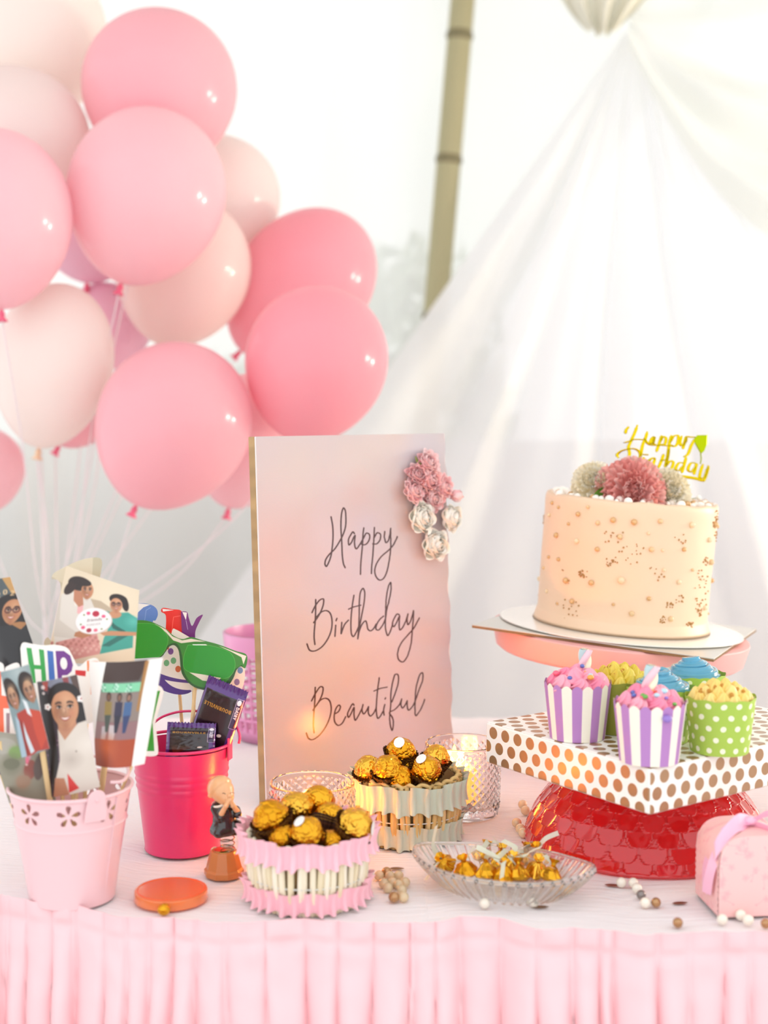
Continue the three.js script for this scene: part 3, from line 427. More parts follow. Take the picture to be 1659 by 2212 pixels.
{
  const dots = canvasTex(324, 512, (c, w, h) => { c.fillStyle = '#f6f2ec'; c.fillRect(0, 0, w, h); c.fillStyle = '#ad8560'; for (const [x, y] of [[0.5, 0.25], [0, 0.75], [1, 0.75]]) { c.beginPath(); c.ellipse(x * w, y * h, 0.33 * w, 0.33 * w, 0, 0, 7); c.fill(); } }, { repeat: [1 / 0.0162, 1 / 0.0256] });
  const foil = canvasTex(162, 256, (c, w, h) => { c.fillStyle = '#00b000'; c.fillRect(0, 0, w, h); c.fillStyle = '#005060'; for (const [x, y] of [[0.5, 0.25], [0, 0.75], [1, 0.75]]) { c.beginPath(); c.ellipse(x * w, y * h, 0.33 * w, 0.33 * w, 0, 0, 7); c.fill(); } }, { data: true, repeat: [1 / 0.0162, 1 / 0.0256] });
  const LU = 0.2, LW = 0.25, g = new RoundedBoxGeometry(LW, BOXH, LU, 4, 0.0025), p = g.attributes.position, n = g.attributes.normal, uv = g.attributes.uv;
  for (let i = 0; i < p.count; i++) { const ax = Math.abs(n.getX(i)), ay = Math.abs(n.getY(i)), az = Math.abs(n.getZ(i)); if (ay >= ax && ay >= az) uv.setXY(i, p.getX(i), p.getZ(i)); else if (ax > az) uv.setXY(i, p.getZ(i), p.getY(i) + 0.009); else uv.setXY(i, p.getX(i) + 0.004, p.getY(i) + 0.009); }
  const o = thing('gift_box', 'flat white gift box wrapped in paper with golden brown dots, under the cupcakes', 'gift box', bxF.clone().addScaledVector(bxU, LU / 2).addScaledVector(bxW, LW / 2)); o.rotation.y = bxYaw;
  part('wrapping_paper', g, mat('#ffffff', 0.35, { map: dots, roughnessMap: foil, metalnessMap: foil, metalness: 1, roughness: 1, clearcoat: 0.3, clearcoatRoughness: 0.15 }), o).position.y = BOXH / 2;
}
{
  const stripes = canvasTex(1024, 32, (c, w, h) => { for (let i = 0; i < 20; i++) { c.fillStyle = i % 2 ? '#f4eedd' : '#b682c0'; c.fillRect(i * w / 20, 0, w / 20 + 1, h); } });
  const green = canvasTex(1024, 256, (c, w, h) => { c.fillStyle = '#a9c850'; c.fillRect(0, 0, w, h); c.fillStyle = '#f1f2d6'; for (let j = 0; j < 5; j++) for (let i = 0; i < 14; i++) { c.beginPath(); c.ellipse((i + (j % 2) / 2 + 0.3) * w / 14, (j + 0.5) * h / 5, 15, 13, 0, 0, 7); c.fill(); } });
  const olive = mat('#8f9233', 0.6), R1 = 0.0285, R0 = 0.0235, Hc = 0.0455;
  const cupG = (sc) => sheet(200, 10, (u, v) => { const a = u * PI * 2, e = sc ? 0.003 * Math.abs(Math.sin(u * PI * sc)) : 0.0006 * Math.sin(u * 60), y = v * (Hc + e), r = lerp(R0, R1, v) + 0.0003 * Math.sin(a * 5); return V(Math.sin(a) * r, y, Math.cos(a) * r); }, { closed: true });
  const cupM = { stripe: [cupG(20), mat('#ffffff', 0.6, { map: stripes })], green: [cupG(0), mat('#ffffff', 0.6, { map: green })], olive: [cupG(0), olive] };
  // piped star-tip kiss: a ridged cone that curls to a point
  const kiss = (ridges, tall, twist) => sheet(ridges * 8, 16, (u, v) => { const a = u * PI * 2 + v * twist, r = Math.pow(1 - v, 0.62) * (1 + 0.16 * Math.cos(ridges * u * PI * 2)) * (v < 0.1 ? 0.85 + v * 1.5 : 1), l = 0.12 * v * v; return V(Math.sin(a) * r + l, Math.pow(v, 0.9) * tall, Math.cos(a) * r); }, { closed: true });
  const kissG = [kiss(6, 1.15, 1.5), kiss(5, 1.25, -1.3), kiss(7, 1.05, 1.8)], dropG = [kiss(5, 1.5, 0.4), kiss(6, 1.35, -0.3)];
  const pinkM = [mat('#f59cb3', 0.45, { clearcoat: 0.2 }), mat('#f7a9bb', 0.45, { clearcoat: 0.2 }), mat('#f28aa8', 0.45)], yelM = [mat('#f7dc86', 0.45), mat('#f4d476', 0.45)], blueM = mat('#6cccea', 0.06, { transmission: 0.45, thickness: 0, clearcoat: 1 }), lemonM = [mat('#e6cf52', 0.45), mat('#dcc23f', 0.45)];
  const cakeM = mat('#c99a5c', 0.9), pastel = ['#f6ecd0', '#bfe0e2', '#f6c9d3'].map((c) => mat(c, 0.7)), beadM = ['#5fae3a', '#e0402d', '#5064b8', '#f2a73c', '#8f6cc4', '#b9dff0', '#f25a7a'].map((c) => mat(c, 0.25, { clearcoat: 1 }));
  function cupcake(px, py, kind, top, label, seed, extra, grp) {
    const q = T(px, py, BOXB + BOXH), pos = q.clone().add(V(q.x, 0, q.z).normalize().multiplyScalar(R0 * 0.98)); pos.y = TOP + BOXB + BOXH + 0.0003;
    const o = thing('cupcake', label, 'cupcake', pos, grp), r = rng(seed);
    const cp = part('paper_cup', cupM[kind][0], cupM[kind][1], o); cp.rotation.y = r() * 0.3 + (extra.turn ?? 0);
    part('sponge', lathe([[0, 0], [R0 - 0.001, 0.0002], [R1 - 0.0012, Hc - 0.006], [R1 * 0.5, Hc], [0, Hc + 0.001]], 36), cakeM, o);
    const put = (g, m, x, y, z, s, tip, az) => { const k = part('frosting', g, m, o); k.position.set(x, y, z); k.scale.setScalar(s); k.rotation.set(0, az, 0); k.rotateOnWorldAxis(V(Math.cos(az), 0, -Math.sin(az)), tip); return k; };
    if (top === 'pink') for (const [n, rad, y, s, tip] of [[8, 0.0173, Hc - 0.0015, 0.0098, 0.22], [5, 0.0095, Hc + 0.004, 0.0098, 0.1], [1, 0, Hc + 0.008, 0.0095, 0]]) for (let i = 0; i < n; i++) { const a = (i + r() * 0.3) / n * 2 * PI + seed; put(kissG[Math.floor(r() * 3)], pinkM[Math.floor(r() * 3)], Math.sin(a) * rad, y, Math.cos(a) * rad, s * (0.9 + r() * 0.2), tip, a); }
    if (top === 'yellow' || top === 'lemon') { const ms = top === 'yellow' ? yelM : lemonM; for (const [n, rad, y, s] of [[13, 0.0205, Hc - 0.003, 0.0062], [8, 0.0135, Hc + 0.001, 0.0066], [4, 0.006, Hc + 0.005, 0.0066]]) for (let i = 0; i < n; i++) { const a = (i + r() * 0.2) / n * 2 * PI + y * 40; put(dropG[Math.floor(r() * 2)], ms[Math.floor(r() * 2)], Math.sin(a) * rad, y, Math.cos(a) * rad, s * (0.92 + r() * 0.16), 0.12, a); }
      for (let i = 0; i < 16; i++) { const a = r() * 2 * PI, rad = 0.004 + r() * 0.018; const m = part('crumb', new THREE.DodecahedronGeometry(0.0013 + r() * 0.0008, 0), mat('#c98f3a', 0.7), o); m.position.set(Math.sin(a) * rad, Hc + 0.0115 - rad * 0.32, Math.cos(a) * rad); } }
    if (top === 'blue') { // one rope of jelly wound up in a rose
      const pts = []; for (let i = 0; i <= 130; i++) { const t = i / 130, a = t * 8 * PI + seed; pts.push(V(Math.sin(a) * lerp(0.0215, 0.002, t), Hc - 0.004 + t * 0.0175, Math.cos(a) * lerp(0.0215, 0.002, t))); }
      const cv = curve(pts), fr = cv.computeFrenetFrames(300), g = sheet(20, 300, (u, v) => { const k = Math.round(v * 300), p = cv.getPointAt(v), a = u * PI * 2, rr = 0.0056 * (1 + 0.2 * Math.cos(5 * a)) * (1 - 0.35 * v) * (v < 0.02 ? v * 50 : v > 0.97 ? (1 - v) * 33 : 1); return p.addScaledVector(fr.normals[k], Math.cos(a) * rr).addScaledVector(fr.binormals[k], Math.sin(a) * rr); }, { closed: true });
      part('frosting', g, blueM, o, 'glossy blue jelly swirl');
    }
    for (const [x, y, z, c, s] of extra.beads ?? []) { const m = part('sprinkle', new THREE.IcosahedronGeometry(1, 1), beadM[c], o); m.scale.set(s, s * 0.8, s); m.position.set(x, y + Hc, z); }
    if (extra.twist) { const [x, y, z, lean] = extra.twist, tw = [0, 1, 2].map((k) => sheet(10, 30, (u, v) => { const a = v * 3.2 + k * PI * 2 / 3, b = u * PI * 2; return V(Math.sin(a) * 0.0028 + Math.sin(b) * 0.0032, v * 0.02, Math.cos(a) * 0.0028 + Math.cos(b) * 0.0032); }, { closed: true }));
      tw.forEach((g, k) => { const m = part('marshmallow_twist', g, pastel[k], o); m.position.set(x, Hc + y, z); m.rotation.z = lean; }); }
    return o;
  }
  const some = (seed, n) => { const r = rng(seed), l = []; for (let i = 0; i < n; i++) { const a = (r() - 0.5) * 3, q = 0.008 + r() * 0.014; l.push([Math.sin(a) * q, 0.0145 - q * 0.42 + 0.001, Math.cos(a) * q, Math.floor(r() * 7), 0.0014 + r() * 0.0012]); } return l; };
  cupcake(1337, 1590, 'olive', 'lemon', 'lemon yellow frosted cupcake at the back, behind the left striped one', 31, {}, 'cupcakes');
  cupcake(1425, 1612, 'green', 'blue', 'small blue jelly topped cupcake hidden behind the front striped one', 37, {}, 'cupcakes');
  cupcake(1494, 1576, 'green', 'blue', 'tall blue jelly topped cupcake at the back right of the dotted box', 35, {}, 'cupcakes');
  cupcake(1247, 1606, 'stripe', 'pink', 'pink frosted cupcake in a purple striped cup, left one on the box', 32, { beads: [...some(3, 5), [-0.019, 0.01, 0.004, 6, 0.003], [0.003, 0.016, 0.004, 2, 0.0022], [0.008, 0.009, 0.018, 3, 0.003]], twist: [0.005, 0.009, -0.004, -0.1], turn: 0.2 }, 'cupcakes');
  cupcake(1402, 1658, 'stripe', 'pink', 'pink frosted cupcake in a purple striped cup at the front corner of the box', 33, { beads: [...some(8, 10), [-0.007, 0.009, 0.017, 0, 0.0024], [0.016, 0.003, 0.017, 0, 0.002], [0.008, -0.006, 0.0285, 4, 0.0042], [0.009, 0.012, 0.01, 5, 0.003]], twist: [-0.002, 0.011, 0.002, -0.18] }, 'cupcakes');
  cupcake(1554, 1636, 'green', 'yellow', 'pale yellow frosted cupcake in a green cup with white dots', 34, {}, 'cupcakes');
}
// ---------------------------------------------------------------- pink favour box
{
  const c = T(1553, 1982, 0.0008), W = 0.062, D = 0.054, H = 0.062, yaw = 0.10;
  const floral = canvasTex(512, 512, (k, w, h) => { k.fillStyle = '#f9c6c3'; k.fillRect(0, 0, w, h); const r = rng(12); for (let i = 0; i < 26; i++) { k.save(); k.translate(r() * w, r() * h); k.rotate(r() * 7); k.strokeStyle = k.fillStyle = '#f3a3ac'; k.globalAlpha = 0.75; for (let p = 0; p < 5; p++) { k.rotate(PI * 0.4); k.beginPath(); k.ellipse(13, 0, 9, 5, 0, 0, 7); k.lineWidth = 3; k.stroke(); } k.beginPath(); k.moveTo(0, 0); k.bezierCurveTo(20, 30, 40, 20, 60, 44); k.stroke(); k.beginPath(); k.arc(62, 44, 6, 0, 7); k.fill(); k.restore(); } });
  const m = mat('#ffffff', 0.55, { map: floral }), side = mat('#f6bfbd', 0.55), o = thing('favour_box', 'pink flower printed favour box with a satin ribbon bow, cut by the right edge', 'favour box', c); o.rotation.y = yaw;
  const panel = () => { const s = new THREE.Shape(); s.moveTo(0, 0); s.lineTo(W, 0); s.lineTo(W, H * 0.62); s.bezierCurveTo(W, H * 0.95, W * 0.82, H, W * 0.6, H); s.lineTo(W * 0.4, H); s.bezierCurveTo(W * 0.18, H, 0, H * 0.95, 0, H * 0.62); s.closePath(); const g = new THREE.ExtrudeGeometry(s, { depth: 0.0008, bevelSize: 0.0002, bevelThickness: 0.0002, bevelSegments: 1, curveSegments: 14 }); const p = g.attributes.position, uv = g.attributes.uv; for (let i = 0; i < p.count; i++) uv.setXY(i, p.getX(i) / W, p.getY(i) / W); return g; };
  part('front_panel', panel(), m, o).position.z = -0.001;
  part('back_panel', panel(), m, o).position.z = -D;
  // strip that runs up one side, over the top and down the other, its edges scalloped
  const run = (t) => { const k = t * 3; if (k < 1) return [0, k * H * 0.62]; if (k > 2) return [W, (3 - k) * H * 0.62]; const a = (k - 1) * PI; return [W / 2 - Math.cos(a) * W / 2, H * 0.62 + Math.pow(Math.sin(a), 0.7) * H * 0.37]; };
  part('side_strip', sheet(120, 8, (u, v) => { const [x, y] = run(u), sc = v === 0 || v === 1 ? 0.0008 * Math.sin(u * 150) : 0; return V(x + (x < W / 2 ? -0.0006 : 0.0006), y + 0.0006, -0.001 - v * (D - 0.002) + (v === 1 ? -0.0015 : 0) + sc); }, { uv: (u, v) => [u * 2.4, v] }), m, o);
  const sat = mat('#f8bcd4', 0.28, { sheen: 1, sheenColor: new THREE.Color('#ffd6e6') });
  const rib = (pts, w, dir) => { const cv = curve(pts); return sheet(4, 40, (u, v) => cv.getPoint(v).addScaledVector(dir, (u - 0.5) * w)); };
  const zm = -D * 0.5, apex = V(W * 0.52, H + 0.002, zm);
  const bow = thing('ribbon_bow', 'shiny pink satin ribbon tied in a bow over the favour box', 'ribbon', c.clone()); bow.rotation.y = yaw;
  part('band', merge([rib([[-0.0022, 0.01, zm], [-0.002, H * 0.5, zm], [0.006, H * 0.85, zm], [W * 0.3, H + 0.001, zm], apex], 0.012, V(0, 0, 1)), rib([apex, [W * 0.75, H, zm], [W + 0.001, H * 0.7, zm], [W + 0.001, 0.004, zm]], 0.008, V(0, 0, 1))]), sat, bow);
  part('tail', rib([apex.clone().add(V(0, 0.001, 0)), [W * 0.3, H + 0.002, zm + 0.006], [W * 0.1, H * 0.85, zm + 0.012], [-0.004, H * 0.55, zm + 0.018], [-0.005, H * 0.22, zm + 0.012]], 0.0105, V(0.35, 0, 0.93)), sat, bow);
  part('loop', rib([apex, [W * 0.3, H + 0.006, zm + 0.012], [W * 0.05, H * 0.93, zm + 0.02], [-0.002, H * 0.78, zm + 0.02], [W * 0.12, H * 0.86, zm + 0.014], apex], 0.014, V(0.1, 0.85, -0.5)), sat, bow);
  part('loop', rib([apex, [W * 0.75, H + 0.012, zm + 0.008], [W * 1.02, H + 0.004, zm + 0.012], [W * 0.85, H - 0.001, zm + 0.014], apex], 0.009, V(0, 0.8, 0.6)), sat, bow);
  part('knot', moved(ball(0.0045, 14, 10), apex.clone().add(V(0, 0.0025, 0.001)), null, [1.3, 0.8, 1]), sat, bow);
}

// ---------------------------------------------------------------- baskets with ruffles, chocolates
function foilBall(seed, sub = 14) { // crumpled foil round a ball of radius 1
  const g = mergeVertices(new THREE.IcosahedronGeometry(1, sub).deleteAttribute('uv').deleteAttribute('normal'), 1e-4), p = g.attributes.position, r = rng(seed), cells = [];
  for (let i = 0; i < 90; i++) { const v = V(r() - 0.5, r() - 0.5, r() - 0.5).normalize(); cells.push([v, 0.94 + 0.085 * r(), V(r() - 0.5, r() - 0.5, r() - 0.5).multiplyScalar(0.7)]); }
  for (let i = 0; i < p.count; i++) { const v = V(p.getX(i), p.getY(i), p.getZ(i)); let best = -2, b = null, second = -2; for (const c of cells) { const d = v.dot(c[0]); if (d > best) { second = best; best = d; b = c; } else if (d > second) second = d; } const q = v.clone().sub(b[0]), k = b[1] + q.dot(b[2]) * 0.3 - 0.03 * (1 - sstep(best - second, 0, 0.03)); v.multiplyScalar(k); p.setXYZ(i, v.x, v.y, v.z); }
  const h = g.toNonIndexed(); h.computeVertexNormals(); return h;
}
const foils = [1, 2, 3, 4].map((s) => foilBall(s)), foilM = [mat('#e0a52c', 0.2, { metalness: 1 }), mat('#d99a22', 0.24, { metalness: 1 }), mat('#e8b341', 0.2, { metalness: 1 })];
const cupG = sheet(160, 8, (u, v) => { const a = u * PI * 2, fl = 0.05 * Math.sin(a * 26) * (0.3 + 0.7 * v), r = 0.78 + 0.36 * v + fl; return V(Math.sin(a) * r, -0.86 + 0.92 * v + 0.06 * Math.sin(a * 3) * v, Math.cos(a) * r); }, { closed: true });
const cupTex = canvasTex(64, 128, (c, w, h) => { c.fillStyle = '#3a1a0c'; c.fillRect(0, 0, w, h); c.fillStyle = '#a97a2e'; c.fillRect(0, 18, w, 5); c.fillRect(0, 40, w, 5); c.fillStyle = '#572c14'; c.fillRect(0, 70, w, 12); });
const cupM = mat('#ffffff', 0.5, { map: cupTex }), stickM = mat('#f3f0ea', 0.4), stickG = moved(new THREE.SphereGeometry(1.02, 20, 6, 0, PI * 2, 0, 0.34), V(0, 0, 0), null, [1, 1, 1.25]);
function chocolate(px, py, rp, d, lean, spin, label, grp, seed, cup = true, sticker = true) {
  const p = P(px, py, d), R = S(rp, p), o = thing('chocolate', label, 'chocolate', p, grp);
  const up = V(lean[0], 1, lean[1]).normalize(); alongY(o, up);
  const f = part('gold_foil', foils[seed % 4], foilM[seed % 3], o); f.scale.set(R, R * 0.98, R); f.rotation.y = spin;
  if (cup) { const c = part('paper_cup', cupG, cupM, o, 'brown fluted paper cup with golden lines'); c.scale.setScalar(R); c.rotation.y = spin; }
  if (sticker) { const s = part('sticker', stickG, stickM, o, 'white oval sticker'); s.scale.setScalar(R * 1.01); s.rotation.set(sticker[0] ?? 0.5, 0, sticker[1] ?? 0.3); }
  return o;
}
function basket(label, c, R, H, strandM, ruffleM, seed, topN, opts) {
  const o = thing('woven_basket', label, 'basket', c), r = rng(seed), rad = (v) => R * (0.9 + 0.12 * v + 0.05 * Math.sin(v * PI));
  part('liner', lathe([[0, 0.002], [rad(0) * 0.93, 0.002], [rad(0.5) * 0.93, H * 0.5], [rad(1) * 0.93, H * 0.97], [rad(1) * 0.9, H * 0.97], [rad(0.5) * 0.9, H * 0.5], [rad(0) * 0.9, 0.006], [0, 0.006]], 48), mat('#a3804f', 0.9), o);
  const n = 52; let th = 0;
  for (let i = 0; i < n; i++) { th += (i % 2 ? 0.86 : 1.14) * PI * 2 / n; const a = th + (r() - 0.5) * 0.03, sl = (r() - 0.5) * 0.10, pts = []; for (let k = 0; k <= 5; k++) { const v = k / 5, q = a + sl * v, w = rad(v) + 0.0008 + 0.0005 * Math.sin(k * 2 + i); pts.push([Math.sin(q) * w, v * H, Math.cos(q) * w]); } part('strand', tube(pts, 0.0024 + 0.0004 * r(), 10, 7), strandM[i % strandM.length], o); }
  for (const y of [H * 0.42]) part('wire', new THREE.TorusGeometry(rad(0.42) + 0.0022, 0.0006, 6, 90).rotateX(PI / 2).translate(0, y, 0), mat('#d9dad2', 0.35), o);
  const braid = (y, q) => { const pts = []; for (let i = 0; i < 160; i++) { const a = i / 160 * PI * 2; pts.push([Math.sin(a) * (q + 0.0012 * Math.sin(i * 0.9)), y + 0.0012 * Math.cos(i * 0.9), Math.cos(a) * (q + 0.0012 * Math.sin(i * 0.9))]); } return tube(pts, 0.0021, 480, 6, true); };
  part('rim_braid', braid(H, rad(1)), strandM[0], o); part('foot_braid', braid(0.0028, rad(0) + 0.001), strandM[0], o);
  const ruffle = (y0, y1, r0, lift, waves, sd, flare) => { const q = rng(sd), ph = Array.from({ length: waves + 2 }, () => [0.7 + 0.6 * q(), (q() - 0.5) * 0.8]); return sheet(waves * 22, 12, (u, v) => {
    const w = u * waves, i = Math.floor(w) % waves, [am, of] = lerpA(ph[i], ph[(i + 1) % waves], w - Math.floor(w)), s0 = Math.sin(w * PI * 2 + of * v), s = Math.sign(s0) * Math.pow(Math.abs(s0), 0.55), edgeK = Math.abs(v - 0.45) / 0.55;
    const rr = r0 + lift + am * flare * (0.6 + 0.6 * edgeK * edgeK) * (0.5 + 0.5 * s) , a = u * PI * 2 + 0.28 / waves * am * Math.cos(w * PI * 2) * (0.3 + edgeK);
    return V(Math.sin(a) * rr, lerp(y0, y1, v) + 0.0014 * Math.sin(w * 2.1 + 1) + 0.0016 * s * (v - 0.5), Math.cos(a) * rr); }, { closed: true }); };
  part('ruffle', ruffle(H * opts.top[0], H * opts.top[1], rad(0.9), 0.0046, topN, seed + 1, opts.flare), ruffleM, o, opts.words); part('ruffle', ruffle(H * opts.low[0], H * opts.low[1], rad(0.1), 0.0046, topN, seed + 2, opts.flare), ruffleM, o, opts.words);
  return o;
}
function lerpA(a, b, t) { return a.map((x, i) => lerp(x, b[i], t)); }
{
  const straw = [mat('#f1e6cb', 0.7), mat('#eadcb9', 0.7), mat('#f5ecd6', 0.7)], tan = [mat('#dcb877', 0.7), mat('#d2ab66', 0.7), mat('#e4c58b', 0.7)];
  const c1 = T(665, 1937), H1 = 0.052;
  basket('low cream woven basket with pink satin ruffles, heaped with gold chocolates, nearest the front', c1, 0.045, H1, straw, mat('#f9c0cb', 0.35, { sheen: 0.7, sheenColor: new THREE.Color('#ffdfe6') }), 11, 30, { top: [0.74, 1.12], low: [0.04, 0.36], flare: 0.0062, words: 'pink satin ruffle' });
  const c2 = T(882, 1804), H2 = 0.057;
  basket('straw basket with sage green satin ruffles, heaped with gold chocolates, beside the candle glass', c2, 0.0445, H2, tan, mat('#c6cab6', 0.35, { sheen: 0.7, sheenColor: new THREE.Color('#e6f0e4') }), 17, 26, { top: [0.58, 1.0], low: [0.02, 0.36], flare: 0.005, words: 'sage green satin ruffle' });
  const A = 'gold chocolates in the pink ruffled basket', B = 'gold chocolates in the sage ruffled basket', d1 = -c1.z, d2 = -c2.z;
  chocolate(586, 1768, 42, d1 - 0.012, [-0.35, 0.25], 0.4, 'gold foil chocolate leftmost in the pink ruffled basket', A, 1, true, false);
  chocolate(640, 1747, 38, d1 + 0.016, [-0.1, 0.2], 1.4, 'gold foil chocolate second from left, behind, in the pink ruffled basket', A, 2, false, false);
  chocolate(688, 1731, 36, d1 + 0.032, [0, -0.1], 2.4, 'gold foil chocolate at the very back of the pink ruffled basket', A, 3, false, false);
  chocolate(663, 1800, 37, d1 - 0.032, [0.1, 0.5], 0.9, 'gold foil chocolate with a white sticker, front middle of the pink ruffled basket', A, 0, true, [-0.1, 0.55]);
  chocolate(766, 1786, 42, d1 - 0.012, [0.75, 0.35], 2.0, 'large gold foil chocolate lying rightmost in the pink ruffled basket', A, 5, true, [0.2, -0.9]);
  chocolate(712, 1766, 34, d1 + 0.01, [0.2, -0.4], 3.0, 'gold foil chocolate half sunk in a brown cup behind the large right one', A, 6, true, false);
  chocolate(612, 1812, 32, d1 - 0.026, [-0.2, 0.3], 5.0, 'gold foil chocolate mostly sunk under the left ones at the front rim', A, 7, true, false);
  chocolate(712, 1822, 30, d1 - 0.026, [0.2, 0.3], 4.4, 'gold foil chocolate mostly sunk under the large right one', A, 4, true, false);
  chocolate(796, 1663, 32, d2 - 0.018, [-0.3, 0.4], 0.3, 'gold foil chocolate leftmost in the sage ruffled basket', B, 2, true, false);
  chocolate(838, 1662, 33, d2 - 0.032, [-0.1, 0.5], 1.3, 'gold foil chocolate second from left in the sage ruffled basket', B, 3, true, false);
  chocolate(866, 1625, 34, d2 - 0.006, [0.15, 0.2], 2.2, 'gold foil chocolate with a white sticker, topmost in the sage ruffled basket', B, 4, true, [0.45, 0.25]);
  chocolate(942, 1639, 31, d2 - 0.002, [0.3, 0.1], 0.8, 'gold foil chocolate farthest right in the sage ruffled basket', B, 5, true, false);
  chocolate(921, 1663, 34, d2 - 0.032, [0.15, 0.55], 2.9, 'gold foil chocolate with a white sticker, front right of the sage ruffled basket', B, 0, true, [-0.05, 0.5]);
  chocolate(866, 1684, 31, d2 - 0.034, [0, 0.35], 0.6, 'gold foil chocolate in a brown cup low at the front rim of the sage basket', B, 1, true, false);
  chocolate(890, 1667, 30, d2 - 0.012, [0, 0], 3.9, 'gold foil chocolate half hidden in the middle of the sage ruffled basket', B, 7, true, false);
}
// ---------------------------------------------------------------- cut glass candle holders
{
  const NX = 26, NY = 9;
  const holder = (label, c, R, H, lit) => {
    const o = thing('candle_glass', label, 'candle glass', c), bump = (u, v) => { const a = u * NX + v * NY / 2 * 2, b = u * NX - v * NY / 2 * 2, f = (t) => Math.abs(t - Math.floor(t) - 0.5) * 2; return (1 - Math.max(f(a), f(b))) * 1.0; };
    const wall = sheet(NX * 16, 100, (u, v) => { // outside up, over the lip, inside down
      const a = u * PI * 2; let r, y;
      if (v < 0.6) { const t = v / 0.6; y = t * H; const m = sstep(t, 0.06, 0.1) * (1 - sstep(t, 0.9, 0.95)); r = R * (0.955 + 0.045 * t) + 0.0016 * m * bump(u, t); }
      else if (v < 0.66) { const t = (v - 0.6) / 0.06; y = H + 0.0012 * Math.sin(t * PI); r = R - t * 0.0026; }
      else { const t = (v - 0.66) / 0.34; y = H - t * (H - 0.006); r = R - 0.0026 - t * 0.002; if (t > 0.96) r *= (1 - t) / 0.04; }
      return V(Math.sin(a) * r, y, Math.cos(a) * r); }, { closed: true });
    const base = lathe([[0, 0], [R * 0.955, 0]], 60);
    part('glass_wall', mergeVertices(merge([wall, base]), 1e-6), M.glass, o);
    const can = thing('tealight', 'small lit tealight candle inside the ' + lit.words, 'candle', c.clone().add(V(lit.x, 0.0065, 0)));
    part('wax', lathe([[0, 0.001], [0.0205, 0.001], [0.021, 0.003], [0.021, lit.tall], [0.019, lit.tall + 0.001], [0.015, lit.tall - 0.001], [0, lit.tall - 0.0015]], 40), mat('#ffe3a0', 0.5, { emissive: '#ff8410', emissiveIntensity: lit.wax }), can);  // glow put into the wax stands for candlelight filling the glass
    part('metal_cup', lathe([[0, 0], [0.0215, 0], [0.022, 0.0005], [0.022, 0.006], [0.0214, 0.006]], 32), M.silver, can);
    part('flame', moved(lathe([[0, 0], [0.003, 0.003], [0.0042, 0.007], [0.003, 0.014], [0.001, 0.021], [0, 0.023]], 16), V(0, lit.tall, 0)), mat('#ffb648', 0.5, { emissive: '#ffa531', emissiveIntensity: lit.glow }), can);
    const L = new THREE.PointLight('#ff9a3c', lit.power); L.name = 'candle_light'; L.position.set(0, lit.tall + 0.009, 0); L.castShadow = true; L.shadow.radius = 0.5; can.add(L);
  };
  const cr = T(1003, 1775), r1 = 0.036; cr.z -= r1 * 0.9;
  holder('diamond cut glass candle holder glowing orange, on the right beside the dotted box', cr, r1, 0.067, { glow: 14, power: 0.03, wax: 1.0, tall: 0.036, x: -0.008, words: 'right cut glass holder' });
  const cl = V(P(674, 1690, 1.185).x, TOP, -1.185);
  holder('diamond cut glass candle holder half hidden behind the pink ruffled basket', cl, 0.0365, 0.066, { glow: 10, power: 0.06, wax: 0.7, tall: 0.02, x: 0, words: 'left cut glass holder behind the pink basket' });
}
